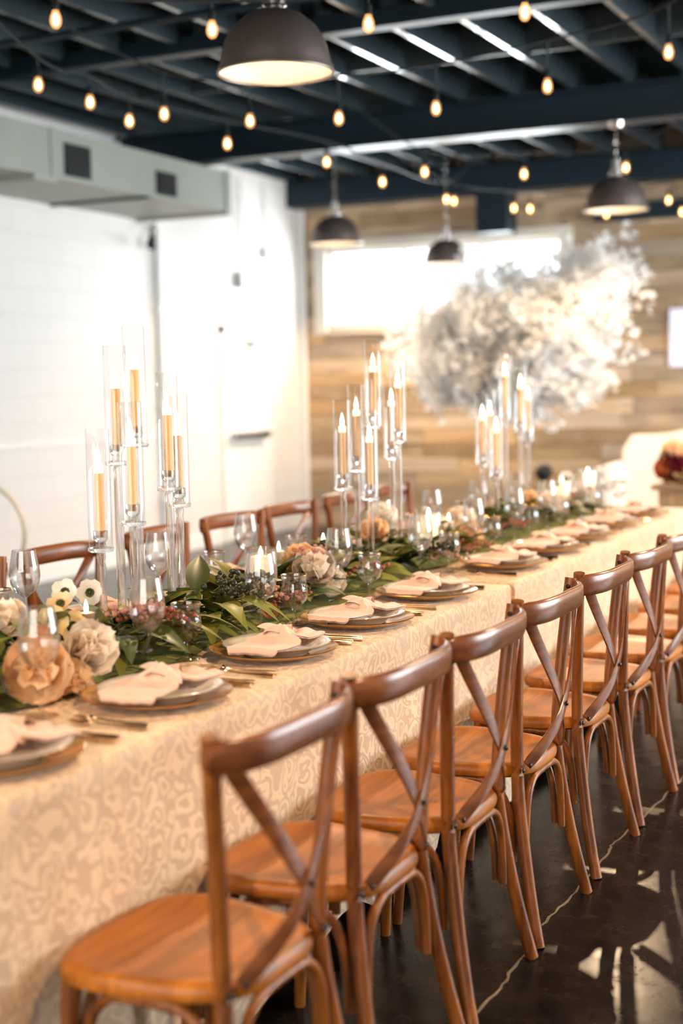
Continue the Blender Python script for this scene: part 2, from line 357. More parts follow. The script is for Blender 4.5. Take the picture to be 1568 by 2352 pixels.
# plank wall with window opening
X0, X1, Z0, Z1 = -6.40, -3.95, 2.01, 2.79
mb = MB(); mb.box(WX, X0, BY, BY+.2, 0, DECK); mb.box(X1, RX, BY, BY+.2, 0, DECK); mb.box(X0, X1, BY, BY+.2, 0, Z0); mb.box(X0, X1, BY, BY+.2, Z1, DECK)
wb = struct('wall_back', mb.mesh('wall_back', 'plank', False), 'wall clad in reclaimed tan wooden planks', 'wall')
pcount = 0; stuff = MB(); pm = {}
rowh = .142
for r in range(23):
    z = r*rowh; x = WX+.005 - RNG.uniform(0, .6)
    while x < RX:
        ln = RNG.choice([.7, .95, 1.2, 1.5, 1.8]); a, b_ = max(x, WX+.004), min(x+ln, RX-.01); x += ln
        if b_-a < .05: continue
        segs = [(a, b_)]
        if z+rowh > Z0-.06 and z < Z1+.06:
            segs = [(s_, t_) for s_, t_ in ((a, min(b_, X0-.02)), (max(a, X1+.02), b_)) if t_-s_ > .04]
        for s_, t_ in segs:
            th = RNG.uniform(.016, .030)
            if s_ > -1.9:
                stuff.box(s_+.002, t_-.002, BY-th, BY, z+.003, z+rowh-.003); continue
            L_ = round((t_-s_)-.004, 3); key = (L_, round(th, 3))
            if key not in pm: pm[key] = MB().box(0, L_, -key[1], 0, .003, rowh-.003).mesh('plank', 'plank', False)
            O('plank', pm[key], wb, (s_+.002, BY, z)); pcount += 1
so = O('planks_beyond', stuff.mesh('planks_beyond', 'plank', False), wb); so['kind'] = 'stuff'
# window
win = thing('window_1', 'wide bright clerestory window in the plank wall', 'window', ((X0+X1)/2, BY, Z0), kind='structure')
hw = (X1-X0)/2; hh = Z1-Z0
mb = MB(); t = .05
mb.box(-hw, hw, .02, .12, 0, t); mb.box(-hw, hw, .02, .12, hh-t, hh); mb.box(-hw, -hw+t, .02, .12, t, hh-t); mb.box(hw-t, hw, .02, .12, t, hh-t)
O('window_frame', mb.mesh('wf', 'white_paint', False), win)
for mxx in (-hw+.83, -hw+1.64): O('mullion', MB().box(mxx-.02, mxx+.02, .03, .11, t, hh-t).mesh('mul', 'dark_metal', False), win)
for a, b_ in ((-hw+t, -hw+.81), (-hw+.85, -hw+1.62), (-hw+1.66, hw-t)): O('pane', MB().box(a, b_, .065, .071, t, hh-t).mesh('pane', 'pane', False), win)
mb = MB(); mb.box(-hw-.13, -hw, -.05, 0, -.04, hh+.09); O('casing', mb.mesh('cas', 'casing', False), win)
mb = MB(); mb.box(hw, hw+.10, -.05, 0, -.04, hh+.09); O('casing', mb.mesh('cas', 'casing', False), win)
mb = MB(); mb.box(-hw, hw, -.05, 0, hh, hh+.09); O('casing', mb.mesh('cas', 'casing', False), win)
mb = MB(); mb.box(-hw-.13, hw+.1, -.08, 0, -.06, -.03); O('sill', mb.mesh('sill', 'casing', False), win)
# glazed wall (outside the picture to the side) and wall behind the camera, both with window openings, the rear ones added for front fill light
def glazed(name, axis, at, lo, hi, a0, a1, z0, z1, n, label, wlab, wi):
    mb = MB(); s = .2 if at > 0 else -.2
    def bx(u0, u1, za, zb):
        p, q = sorted((at, at+s))
        if axis == 'x': mb.box(p, q, u0, u1, za, zb)
        else: mb.box(u0, u1, p, q, za, zb)
    bx(lo, a0, 0, DECK); bx(a1, hi, 0, DECK); bx(a0, a1, 0, z0); bx(a0, a1, z1, DECK)
    struct(name, mb.mesh(name, 'white_paint', False), label, 'wall')
    wn = thing(wi, wlab, 'window', kind='structure'); wd = (a1-a0)/n; p, q = at+s*.3, at+s*.5
    p, q = sorted((p, q))
    def pc(nm, u0, u1, za, zb, mat, e=0):
        b_ = MB(); pp, qq = (p, q) if not e else ((p+q)/2-.003, (p+q)/2+.003)
        b_.box(*((pp, qq, u0, u1) if axis == 'x' else (u0, u1, pp, qq)), za, zb); O(nm, b_.mesh(nm, mat, False), wn)
    for k in range(n+1): u = a0+k*wd; pc('mullion', max(a0, u-.03), min(a1, u+.03), z0, z1, 'dark_metal')
    pc('rail', a0, a1, z0, z0+.05, 'dark_metal'); pc('rail', a0, a1, z1-.05, z1, 'dark_metal')
    for k in range(n): pc('pane', a0+k*wd+.03, a0+(k+1)*wd-.03, z0+.05, z1-.05, 'pane', 1)
glazed('wall_right', 'x', RX, FY-.2, BY+.2, 5.2, 12.0, .45, 3.05, 6, 'white side wall with a row of tall windows', 'long row of tall dark framed windows in the side wall', 'window_2')
glazed('wall_front', 'y', FY, WX, RX, -3.6, 1.6, .5, 3.0, 4, 'white wall behind the viewer with four added fill-light openings', 'four added dark framed fill-light windows behind the viewer', 'fill_window')
# ceiling: deck, joists, blocking, steel beams
ceil = struct('ceiling', MB().box(WX-.2, RX+.2, FY-.2, BY+.2, DECK, DECK+.12).mesh('ceiling', 'deck', False), 'dark painted open joist ceiling', 'ceiling')
SP = .406
bays = [(FY, 7.30, .0), (7.46, 9.86, .05), (10.02, 12.93, -.06)]
for (y0, y1, off) in bays:
    jm = MB().bbox(-.02, .02, y0, y1, JB, DECK, .003).mesh('joist', 'joist', False)
    bm_ = MB().box(.02, SP-.02, -.02, .02, JB+.03, DECK-.002).mesh('blocking', 'joist', False)
    x = WX+.1+off; k = 0
    while x < RX-.1:
        O('joist', jm, ceil, (x, 0, 0))
        if -6.3 < x < 0 and y1 > 3:
            for yb in ((y0+y1)/2,) if y1-y0 < 5 else (3.2, 5.6):
                O('blocking', bm_, ceil, (x, yb+.05*(k % 2), 0))
        x += SP; k += 1
def ibeam(y, z0, z1, wdt, label):
    mb = MB(); mb.box(WX, RX, y-wdt/2, y+wdt/2, z0, z0+.018); mb.box(WX, RX, y-.012, y+.012, z0+.018, z1-.018); mb.box(WX, RX, y-wdt/2, y+wdt/2, z1-.018, z1)
    return struct('ceiling_beam', mb.mesh('beam', 'navy', False), label, 'beam')
ibeam(9.86, 3.20, JB+.0, .22, 'large navy steel beam crossing under the joists mid room')
struct('ceiling_beam', MB().bbox(WX, RX, 7.32, 7.44, 3.40, JB+.05).mesh('beam2', 'navy', False), 'slim dark beam crossing the joists above the near pendant', 'beam')
struct('ceiling_beam', MB().bbox(WX, RX, 12.70, 12.96, 3.20, JB).mesh('beam3', 'navy', False), 'dark navy beam along the top of the plank wall', 'beam')
O('wall_cap', MB().box(WX, RX, 12.9, BY, 3.30, 3.50).mesh('cap', 'navy', False), wb)
# sprinkler pipe
struct('ceiling_pipe', MB().tube([(WX, 6.55, 3.38), (RX, 6.55, 3.38)], .022, 8).mesh('pipe', 'navy'), 'thin dark conduit pipe running across beneath the joists', 'pipe')
# duct along the white wall
DX = -5.83
duct = tag(O('ceiling_duct', MB().box(WX, DX, -3, 10.12, 2.84, 3.16).mesh('duct', 'duct', False)), 'pale grey boxed air duct along the top of the white wall', 'duct', kind='structure')
for y in (7.79, 10.06): O('seam_flange', MB().box(WX, DX+.012, y-.03, y+.03, 2.815, 3.165).mesh('fl', 'duct', False), duct)
O('lower_flange', MB().box(WX+.05, DX+.03, 7.55, 7.78, 2.80, 2.84).mesh('fl2', 'duct', False), duct)
for y in (8.90, 10.08): O('hanger_strap', MB().box(WX, DX+.01, y-.02, y+.02, 2.822, 2.84).mesh('hs', 'dark_metal', False), duct)
for y0, y1, z0, z1 in ((7.91, 8.20, 2.87, 3.085), (9.02, 9.29, 2.87, 3.04)):
    vent = O('vent_grille', MB().box(DX, DX+.012, y0, y1, z0, z1).mesh('vent', 'dark_metal', False), duct)
    vm = MB().box(0, .008, y0+.01, y1-.01, -.004, .004).mesh('slat', 'socket', False)
    for k in range(6): O('slat', vm, vent, (DX+.012, 0, z0+.02+k*(z1-z0-.04)/5), (0, .5*0, 0))
# navy box above the window
struct('trim_1', MB().bbox(-4.70, -4.39, 12.72, BY-.03, 2.83, 3.3).mesh('box', 'navy', False), 'dark navy boxed post above the clerestory window', 'post')
p = aty(1430, 500, 12.9)
struct('trim_2', MB().bbox(-3.60, -1.2, 12.80, BY-.03, 2.88, 3.02).mesh('valance', 'navy', False), 'dark horizontal valance high on the plank wall', 'valance')
struct('trim_3', MB().bbox(WX+.003, WX+.06, BY-.10, BY-.033, 0, 3.2).mesh('cornertrim', 'white_paint', False), 'white corner trim where plank wall meets white wall', 'trim')
# door with panic bar in the white wall
dr = thing('door_1', 'white exit door with a grey push bar', 'door', (WX, 11.80, 0), kind='structure')
O('door_leaf', MB().bbox(.002, .018, -.39, .39, .01, 1.93).mesh('leaf', 'white_paint', False), dr)
for a, b_, c, d in ((-.46, -.39, 0, 2.0), (.39, .46, 0, 2.0), (-.46, .46, 1.935, 2.01)): O('door_frame', MB().box(.0, .022, a, b_, c, d).mesh('df', 'white_paint', False), dr)
bar = O('push_bar', MB().bbox(.075, .11, -.34, .30, .955, 1.005).mesh('bar', 'dark_metal', False), dr)
for y in (-.33, .27): O('bracket', MB().box(.035, .08, y-.03, y+.03, .945, 1.015).mesh('br', 'grey_paint', False), bar)
O('door_closer', MB().bbox(.036, .09, .02, .24, 1.83, 1.88).mesh('clo', 'grey_paint', False), dr)
O('closer_arm', MB().tube([(.07, .13, 1.88), (.12, -.05, 1.92), (.05, -.2, 1.955)], .008, 6).mesh('arm', 'white_paint'), dr)
# wall fittings
cd_ = thing('wall_conduit', 'grey vertical conduit pipe beside the duct end', 'conduit', (WX+.03, 10.31, 0))
O('pipe', MB().tube([(0, 0, .02), (0, 0, 2.80)], .028, 10).mesh('cpipe', 'white_paint'), cd_)
for z in (.5, 1.3, 2.1): O('clamp', MB().box(-.03, .032, -.05, .05, z-.015, z+.015).mesh('clamp', 'white_paint', False), cd_)
jb = thing('junction_box', 'small grey electrical box on white wall above the exit door', 'box', (WX, 11.74, 2.36))
O('box', MB().bbox(.002, .07, -.08, .08, 0, .14).mesh('jb', 'grey_paint', False), jb); O('conduit', MB().tube([(.03, 0, .14), (.03, 0, 1.0)], .012, 8).mesh('jbc', 'white_paint'), jb)
jb = thing('junction_box', 'tiny grey box beside the plank wall corner', 'box', (WX, 12.22, 2.66))
O('box', MB().bbox(.002, .05, -.05, .05, 0, .10).mesh('jb2', 'grey_paint', False), jb); O('conduit', MB().tube([(.025, 0, .1), (.025, 0, .70)], .010, 8).mesh('jbc2', 'white_paint'), jb)
fl = thing('flood_light', 'small dark flood light fixed beneath the duct end', 'lamp', (WX, 10.12, 2.60))
O('bracket', MB().tube([(.06, .1, .215), (.08, 0, .16), (.1, -.03, .1)], .012, 8).mesh('fb', 'dark_metal'), fl)
O('head', MB().lathe([(0, 0), (.035, .005), (.045, .03), (.03, .10), (0, .11)], 14).mesh('fh', 'dark_metal'), fl, (.11, -.04, 0), (.4, .5, 0))
# glowing panel at the plank wall edge
lp = thing('light_panel', 'pale lilac glowing panel hung on plank wall beyond the settee', 'light', (-2.72, BY-.032, 1.55))
O('panel', MB().bbox(-.22, .28, -.04, 0, 0, .52).mesh('lp', 'panel_white', False), lp)
O('lamp_tube', MB().tube([(-.14, -.055, .12), (-.05, -.06, .18), (.06, -.06, .36), (.2, -.06, .40)], .045, 10).mesh('lt', 'led_panel'), lp)

# ------------------------------------------------------------------ pendants
prof_out = [(.034, .222), (.058, .220), (.106, .203), (.154, .163), (.190, .106), (.206, .045), (.209, .02), (.217, .018), (.220, .0)]
prof_in = [(.213, .0), (.203, .02), (.200, .045), (.184, .104), (.148, .158), (.102, .196), (.03, .213)]
pend_out = MB().lathe(prof_out, 40, cap=False).mesh('shade', 'shade_out', fix=False)
pend_in = MB().lathe(prof_in, 40, cap=False).mesh('shade_lining', 'shade_in', fix=False)
pend_rim = MB().lathe([(.220, 0), (.223, -.004), (.221, -.010), (.214, -.010), (.212, -.004), (.213, 0)], 40, cap=False).mesh('rim', 'shade_out')
pend_neck = MB().lathe([(.036, .218), (.036, .235), (.045, .240), (.045, .265), (.03, .270), (.03, .33), (.018, .335), (0, .336)], 20).mesh('neck', 'chrome')
pend_bulb = MB().lathe([(0, .055), (.02, .058), (.034, .075), (.036, .095), (.025, .125), (.016, .15), (.016, .19), (0, .192)], 16).mesh('bulb', 'lamp_bulb')
chain_link = MB().tube([(math.cos(a)*.008, 0, math.sin(a)*.014) for a in [2*PI*i/12 for i in range(13)]], .0028, 5, cap=False).mesh('chain', 'chrome')
def pendant(x, y, z, label, energy=55, hang=DECK):
    t = thing('pendant_lamp', label, 'lamp', (x, y, z), group='domed metal pendant lamps')
    O('shade', pend_out, t); O('shade_lining', pend_in, t); O('rim', pend_rim, t); O('neck', pend_neck, t)
    top = hang-z
    cm = MB().tube([(0, 0, .33), (.003, 0, (top+.33)/2), (0, 0, top-.02)], .005, 6).mesh('cord', 'chrome'); O('cord', cm, t)
    n = int((top-.36)/.05); mb = MB()
    for k in range(n):
        a0 = k*PI/2; zz = .345+k*.05
        mb.tube([(math.cos(a)*.011*math.cos(a0), math.cos(a)*.011*math.sin(a0), zz+math.sin(a)*.028) for a in [2*PI*i/10 for i in range(11)]], .004, 5, cap=False)
    O('chain', mb.mesh('chain', 'chrome'), t)
    O('canopy', MB().lathe([(0, top-.04), (.05, top-.035), (.06, top), (0, top)], 18).mesh('canopy', 'chrome'), t)
    O('bulb', pend_bulb, t)
    l = bpy.data.lights.new('pendant_light', 'SPOT'); l.energy = energy; l.color = (1, .70, .42); l.spot_size = math.radians(156); l.spot_blend = .35; l.shadow_soft_size = .03
    lo = bpy.data.objects.new('pendant_light', l); COL.objects.link(lo); lo.parent = t; lo.location = (0, 0, .03)
    return t
pendant(-2.57, 4.82, 2.62, 'large dark dome pendant hanging over the long table', 90)
pendant(-2.59, 9.79, 2.612, 'bronze dome pendant on a chain beneath the steel beam', 140, 3.20)
pendant(-5.20, 10.74, 2.61, 'dome pendant in front of the window near the white wall corner', 60)
pendant(-4.93, 12.55, 2.55, 'small far dome pendant seen against the bright window', 140)
pendant(-2.57, -.15, 2.62, 'added fill-light dome pendant above the open floor before the table', 150)  # out-of-view lamp added for more warm light in the room
pendant(-.05, 2.30, 2.62, 'added fill-light dome pendant above the aisle close to the viewer', 110)  # unseen lamp, added to warm the near end
pendant(.00, 6.40, 2.62, 'added fill-light dome pendant above the middle of the aisle', 150)  # added out of view; also lifts the light on the blossom tree
pendant(.10, 9.79, 2.62, 'added fill-light dome pendant above the far end of the aisle', 200)  # unseen lamp added to brighten the blossom tree from the side

# ------------------------------------------------------------------ string lights
core_m = MB().lathe([(0, -.012), (.006, -.016), (.011, -.028), (.012, -.042), (.008, -.054), (0, -.058)], 10).mesh('filament', 'filament')
bulb_m = MB().lathe([(.012, .0), (.015, -.008), (.021, -.022), (.024, -.04), (.021, -.057), (.012, -.069), (0, -.073)], 12).mesh('bulb', 'bulb')
sock_m = MB().lathe([(0, .050), (.006, .050), (.012, .045), (.015, .04), (.015, .0), (0, .0)], 10).mesh('socket', 'socket')
def string_lights(label, bulbs, drop, ends):
    t = thing('string_light', label, 'string lights', (0, 0, 0), group='bulb strings beneath the joists')
    tops = [b_+Vector((0, 0, .05+drop)) for b_ in bulbs]
    pth = ([Vector(ends[0])] if ends[0] else [])+tops+([Vector(ends[1])] if ends[1] else [])
    O('cable', MB().tube(catmull(pth, 5), .006, 6).mesh('cable', 'cable'), t)
    for b_, tp in zip(bulbs, tops):
        s_ = O('socket', sock_m, t, b_)
        if drop > .02: O('lead', MB().tube([(0, 0, .045), (0, 0, .05+drop)], .0045, 5).mesh('lead', 'cable'), s_)
        bo = O('bulb', bulb_m, t, b_); O('filament', core_m, bo)
def bz(x, y, z): v = atz(x, y+14 if False else y, z); v.z += .036; return v
string_lights('string of warm bulbs passing just behind the large pendant', [bz(*q) for q in [(128, 45, 2.96), (487, 68, 2.93), (846, 55, 2.93), (1205, 28, 2.96)]], .03, ((-5.0, 4.3, 3.42), (-.9, 5.6, 3.40)))
string_lights('drooping string of warm bulbs crossing the room midway', [bz(*q) for q in [(377, 262, 2.95), (574, 278, 2.90), (778, 272, 2.88), (1001, 249, 2.88), (1257, 198, 2.92), (1535, 120, 3.0)]], .14, ((-4.75, 6.3, 3.43), (-.8, 6.2, 3.43)))
string_lights('string of warm bulbs running lengthwise near the duct', [bz(*q) for q in [(88, 195, 2.98), (207, 235, 2.95), (297, 278, 2.92), (522, 330, 2.90), (750, 372, 2.93), (878, 418, 2.9), (1025, 458, 2.92)]], .05, ((-4.4, 4.9, 3.42), (-4.1, 11.4, 3.42)))
string_lights('string of warm bulbs hanging beneath the large steel beam', [bz(*q) for q in [(975, 395, 2.9), (1203, 400, 2.88), (1437, 385, 2.92)]], .06, ((-4.3, 9.0, 3.42), (-1.9, 9.75, 3.3)))
string_lights('string of warm bulbs farthest back before the plank wall', [bz(*q) for q in [(1042, 462, 2.95), (1180, 478, 2.9), (1217, 480, 2.88), (1392, 492, 2.85), (1535, 460, 2.93), (1566, 487, 2.85)]], .06, ((-4.9, 10.9, 3.42), (-2.0, 12.2, 3.42)))

# ------------------------------------------------------------------ long table
TZ = .750                          # cloth top
def tx(y): return -.0135*(y-2.27)  # the table stands a touch askew to the room
NE, FE = -1.563, -2.64             # aisle edge, wall edge at y = 2.27
def table(name, y0, y1, label):
    t = thing('banquet_table', label, 'table', (0, 0, 0), group='folding tables under the cloths')
    mb = MB(); v = []
    for z in (TZ-.035, TZ-.006):
        for (e, y) in ((NE-.03, y0), (NE-.03, y1), (FE+.03, y1), (FE+.03, y0)): v.append((e+tx(y), y, z))
    mb.add(v, [(3, 2, 1, 0), (4, 5, 6, 7), (0, 1, 5, 4), (1, 2, 6, 5), (2, 3, 7, 6), (3, 0, 4, 7)]); O('tabletop', mb.mesh('tabletop', 'farm_wood', False), t)
    for e in (NE-.25, FE+.25):
        for y in (y0+.25, y1-.25): O('leg', MB().tube([(e+tx(y), y, 0), (e+tx(y), y, TZ-.035)], .02, 8).mesh('tleg', 'dark_metal'), t)
table('banquet_table', 1.74, 4.58, 'folding table under the near cloth')
table('banquet_table', 4.69, 7.68, 'folding table under the far cloth')
def cloth(y0, y1, label, seed, extra=0):
    R_ = random.Random(seed); ph = [R_.uniform(0, 6.28) for _ in range(12)]
    # perimeter path parameterised by length; drape with soft folds
    top = TZ+extra; r = .018; per = []
    ny = int((y1-y0)/.03); nx = 36
    def pt(s, side):
        if side == 0: return Vector((NE, y0+(y1-y0)*s, 0)), Vector((1, 0, 0))
        if side == 1: return Vector((NE+(FE-NE)*s, y1, 0)), Vector((0, 1, 0))
        if side == 2: return Vector((FE, y1+(y0-y1)*s, 0)), Vector((-1, 0, 0))
        return Vector((FE+(NE-FE)*s, y0, 0)), Vector((0, -1, 0))
    for side, n in ((0, ny), (1, nx), (2, ny), (3, nx)):
        for k in range(n):
            p, nn = pt(k/n, side)
            if k == 0: _, n0 = pt(1, (side-1) % 4); nn = (nn+n0).normalized()
            per.append((p, nn))
    n = len(per); v = []; f = []; levels = [(-.006, 0, 0), (.000, .004, 0), (.004, .014, 0), (.005, .04, .2), (.005, .12, .45), (.006, .24, .6), (.007, .38, .7), (.008, .52, .9), (.010, .62, 1), (.012, .69, 1)]
    acc = 0; S = [0]
    for k in range(1, n): acc += (per[k][0]-per[k-1][0]).length; S.append(acc)
    for out, dn, amp in levels:
        for k, (p, nn) in enumerate(per):
            s = S[k]; wv = .011*math.sin(s*16+ph[0]+1.3*math.sin(s*3+ph[1]))+.007*math.sin(s*37+ph[2]+math.sin(s*5+ph[3]))
            hem = .03*math.sin(s*7+ph[4])+.02*math.sin(s*17+ph[5]) if dn > .6 else 0
            q = p+nn*(out+amp*(wv+.004)); z = top-dn+(hem if dn > .65 else hem*.4)
            v.append((q.x+tx(q.y), q.y, max(.012, z)))
    m_ = len(levels)
    for k in range(m_-1):
        for i in range(n):
            j = (i+1) % n; f.append((k*n+i, k*n+j, (k+1)*n+j, (k+1)*n+i))
    f.append(tuple(range(n)))
    return tag(O('tablecloth', MB().add(v, f).mesh('tablecloth', 'cloth')), label, 'tablecloth', 'champagne tablecloths')
cloth(1.70, 4.615, 'champagne jacquard cloth covering the near half of the long table', 3, .002)
cloth(4.668, 7.70, 'champagne jacquard cloth covering the far half of the long table', 5, .0)
def on(x, y, z=TZ+.003): return Vector((x+tx(y), y, z))
# olive gauze runner, laid over both cloths
def rn(u, v_):
    y = 1.76+u*5.86; wd = .195+.02*math.sin(y*5)+.012*math.sin(y*13)
    x = -2.13+.015*math.sin(y*2.1)+(v_*2-1)*wd
    z = TZ+.0065+.0035*math.sin(v_*31+2*math.sin(y*3))+.003*math.sin(y*23+v_*9)
    return (x+tx(y), y, max(z, TZ+.004))
tag(O('table_runner', MB().grid(rn, 260, 28).mesh('runner', 'runner')), 'olive green gauze runner along the middle of the table', 'table runner')

# ------------------------------------------------------------------ cross-back chairs (local: sitter faces -x, posts at x=0)
def post_path(s): return [(.050, s*.217, 0), (.028, s*.203, .10), (.006, s*.186, .22), (-.014, s*.172, .36), (-.021, s*.168, .46), (-.016, s*.182, .62), (-.006, s*.205, .78), (.004, s*.226, .897)]
HT, HS = .222, .168      # half spacing of the posts at the rail and at the seat
def rsec(a, b_, n=10, p=2.6):
    out = []
    for i in range(n*2):
        t = 2*PI*i/(n*2); c, s_ = math.cos(t), math.sin(t)
        out.append((a*abs(c)**(2/p)*(1 if c >= 0 else -1), b_*abs(s_)**(2/p)*(1 if s_ >= 0 else -1)))
    return out
CH = {}
for s in (-1, 1):
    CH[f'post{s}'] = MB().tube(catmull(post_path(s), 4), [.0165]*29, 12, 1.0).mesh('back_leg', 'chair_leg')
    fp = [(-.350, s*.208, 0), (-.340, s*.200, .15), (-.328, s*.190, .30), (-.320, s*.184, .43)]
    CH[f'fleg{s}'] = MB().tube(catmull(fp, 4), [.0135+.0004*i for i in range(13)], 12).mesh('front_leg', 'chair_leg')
# top rail: bent strip wrapping round outside both posts
rp = []
for i in range(33):
    t = -1+i/16; a = t*1.0
    y = math.copysign(min(1, abs(t)*1.06)**.92, t)*(HT+.014)
    xx = .064*math.cos(min(1, abs(t))**1.9*PI/2*1.02)-.004 
    rp.append((xx, y, .860+.004*math.cos(t*PI/2)))
tilt = [Vector((.10, 0, 1)) for _ in rp]
ends = [{0: .55, 1: .84, 2: .95}.get(min(i, 32-i), 1) for i in range(33)]
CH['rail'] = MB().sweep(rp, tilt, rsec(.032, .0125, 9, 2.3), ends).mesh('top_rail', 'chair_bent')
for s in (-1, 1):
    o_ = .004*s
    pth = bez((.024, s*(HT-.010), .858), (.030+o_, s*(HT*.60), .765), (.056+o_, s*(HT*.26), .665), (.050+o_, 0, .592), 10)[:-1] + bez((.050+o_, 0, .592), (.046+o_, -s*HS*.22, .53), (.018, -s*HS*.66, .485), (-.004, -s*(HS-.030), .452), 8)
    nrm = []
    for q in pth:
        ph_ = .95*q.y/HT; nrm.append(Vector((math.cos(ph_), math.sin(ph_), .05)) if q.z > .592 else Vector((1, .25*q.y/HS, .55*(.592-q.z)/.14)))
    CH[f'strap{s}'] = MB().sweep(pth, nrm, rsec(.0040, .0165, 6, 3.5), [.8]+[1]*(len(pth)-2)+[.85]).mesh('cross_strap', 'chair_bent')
# seat: dished, rounded front, narrower at the back
def seat():
    mb = MB(); n = 40; rings = []
    def outline(k, off):
        a = 2*PI*k/n; c, s_ = math.cos(a), math.sin(a)
        x = -.186+(.198-off)*math.copysign(abs(c)**.62, c); hwid = (.203-.031*((x+.186)/.198))-off
        y = hwid*math.copysign(abs(s_)**.62, s_)
        if x > -.0: x = -.0+(x)*.6
        return x, y
    for off, z in ((.010, .418), (.001, .424), (-.001, .434), (.001, .446), (.008, .4535), (.020, .4550), (.034, .4525), (.055, .4475), (.10, .4445), (.15, .444)):
        rings.append([(*outline(k, off), z) for k in range(n)])
    v = [p for r in rings for p in r]; f = []
    for j in range(len(rings)-1):
        for i in range(n): k = (i+1) % n; f.append((j*n+i, j*n+k, (j+1)*n+k, (j+1)*n+i))
    f.append(tuple(reversed(range(n)))); f.append(tuple(range((len(rings)-1)*n, len(rings)*n)))
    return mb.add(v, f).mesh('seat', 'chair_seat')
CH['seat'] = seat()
# bentwood arches beneath the seat
def arch(p0, p1, z0=.205, top=.412):
    p0, p1 = Vector(p0), Vector(p1); d = p1-p0; pts = []
    for t, z in ((0, z0), (.015, z0+.07), (.045, z0+.13), (.11, z0+.175), (.22, top-.006), (.35, top), (.65, top), (.78, top-.006), (.89, z0+.175), (.955, z0+.13), (.985, z0+.07), (1, z0)):
        q = p0+d*t; pts.append((q.x, q.y, z))
    return MB().tube(catmull(pts, 3), .0105, 9).mesh('brace', 'chair_leg')
CH['brace_b'] = arch((-.004, -HS+.012, 0), (-.004, HS-.012, 0))
CH['brace_f'] = arch((-.318, -.168, 0), (-.318, .168, 0))
for s in (-1, 1): CH[f'brace{s}'] = arch((-.030, s*(HS+.010), 0), (-.300, s*.186, 0))
CH['bolt'] = MB().lathe([(.0065, 0), (.0065, .003), (.004, .005), (0, .0052)], 10).mesh('bolt', 'bolt')
CHP = [('seat', 'seat'), ('top_rail', 'rail'), ('back_leg', 'post-1'), ('back_leg', 'post1'), ('front_leg', 'fleg-1'), ('front_leg', 'fleg1'), ('cross_strap', 'strap-1'), ('cross_strap', 'strap1'), ('brace', 'brace_b'), ('brace', 'brace_f'), ('brace', 'brace-1'), ('brace', 'brace1')]
BOLTS = [((.060, 0, .592), (0, PI/2, 0)), ((.004, HS-.030, .452), (0, PI/2, 0)), ((.004, -HS+.030, .452), (0, PI/2, 0)), ((-.005, HS, .445), (0, PI/2, 0)), ((-.005, -HS, .445), (0, PI/2, 0)),
         ((.030, HT-.014, .858), (0, PI/2, 0)), ((.030, -HT+.014, .858), (0, PI/2, 0)), ((.002, HT-.014, .875), (PI/2, 0, 0)), ((.002, -HT+.014, .875), (-PI/2, 0, 0))]
def chair(x, y, rz, label, group):
    t = thing('cross_back_chair', label, 'chair', (x, y, 0), rz, group)
    for nm, k in CHP: O(nm, CH[k], t)
    for p, r in BOLTS: O('bolt', CH['bolt'], t, p, r)
    return t
near_y = [2.125, 2.635, 3.11, 3.61, 4.165, 4.70, 5.22, 5.76, 6.30, 6.84, 7.36]
for i, y in enumerate(near_y):
    chair(-1.150+.25*tx(y)+RNG.uniform(-.008, .008), y, RNG.uniform(-.03, .03), f'brown cross-back wooden chair, {ORD[i]} in the aisle-side row from the near end', 'chairs along the aisle side')
far_y = [2.98, 3.52, 4.09, 4.72, 5.33, 5.88, 6.52, 7.12]
for i, y in enumerate(far_y):
    chair(-3.055+.95*tx(y), y, PI+RNG.uniform(-.08, .08), f'brown cross-back wooden chair, {ORD[i]} in the wall-side row from the near end', 'chairs along the white wall side')

# ------------------------------------------------------------------ place settings
charger_m = MB().lathe([(0, .001), (.092, .001), (.110, .003), (.140, .013), (.164, .022), (.1665, .024), (.165, .0255), (.140, .0175), (.110, .0075), (.092, .0055), (0, .0055)], 56).mesh('dish', 'charger')
chrim_m = MB().lathe([(.1640, .0252), (.1665, .0260), (.1690, .0242), (.1670, .0218), (.1640, .0230)], 56, cap=False).mesh('rim', 'gold')
plate_m = MB().lathe([(0, .004), (.078, .004), (.080, .0), (.084, .0), (.088, .006), (.118, .0225), (.138, .0275), (.1405, .0293), (.138, .0305), (.116, .0265), (.090, .0115), (.082, .0095), (0, .0095)], 56).mesh('dish', 'ceramic')
prim_m = MB().lathe([(.1380, .0308), (.1412, .0300), (.1420, .0284), (.1400, .0276)], 56, cap=False).mesh('rim', 'glass')
wine_o = [(0, 0), (.034, .0005), (.036, .0025), (.020, .006), (.006, .012), (.0042, .03), (.004, .085), (.0055, .098), (.014, .105), (.030, .118), (.041, .140), (.0445, .162), (.0425, .19), (.038, .215), (.0345, .236), (.0338, .2365), (.0330, .236)]
wine_i = [(.0365, .215), (.041, .19), (.043, .162), (.0395, .1405), (.029, .120), (.013, .108), (0, .105)]
wine_m = MB().lathe(wine_o+wine_i, 32).mesh('wine_glass', 'glass')
gob_o = [(0, 0), (.030, .0005), (.032, .0025), (.018, .006), (.008, .012), (.0065, .03), (.008, .045), (.011, .052), (.024, .060), (.036, .073), (.0405, .09), (.0385, .108), (.0355, .122), (.0362, .134), (.0385, .147), (.0378, .1475), (.0370, .147)]
gob_i = [(.0345, .134), (.0338, .122), (.0368, .108), (.0388, .09), (.034, .074), (.022, .062), (0, .058)]
gob_m = MB().lathe(gob_o+gob_i, 32).mesh('goblet', 'glass')
grim_m = MB().lathe([(.0368, .1468), (.0378, .1484), (.0390, .1468), (.0378, .1455)], 32, cap=False).mesh('rim', 'gold')
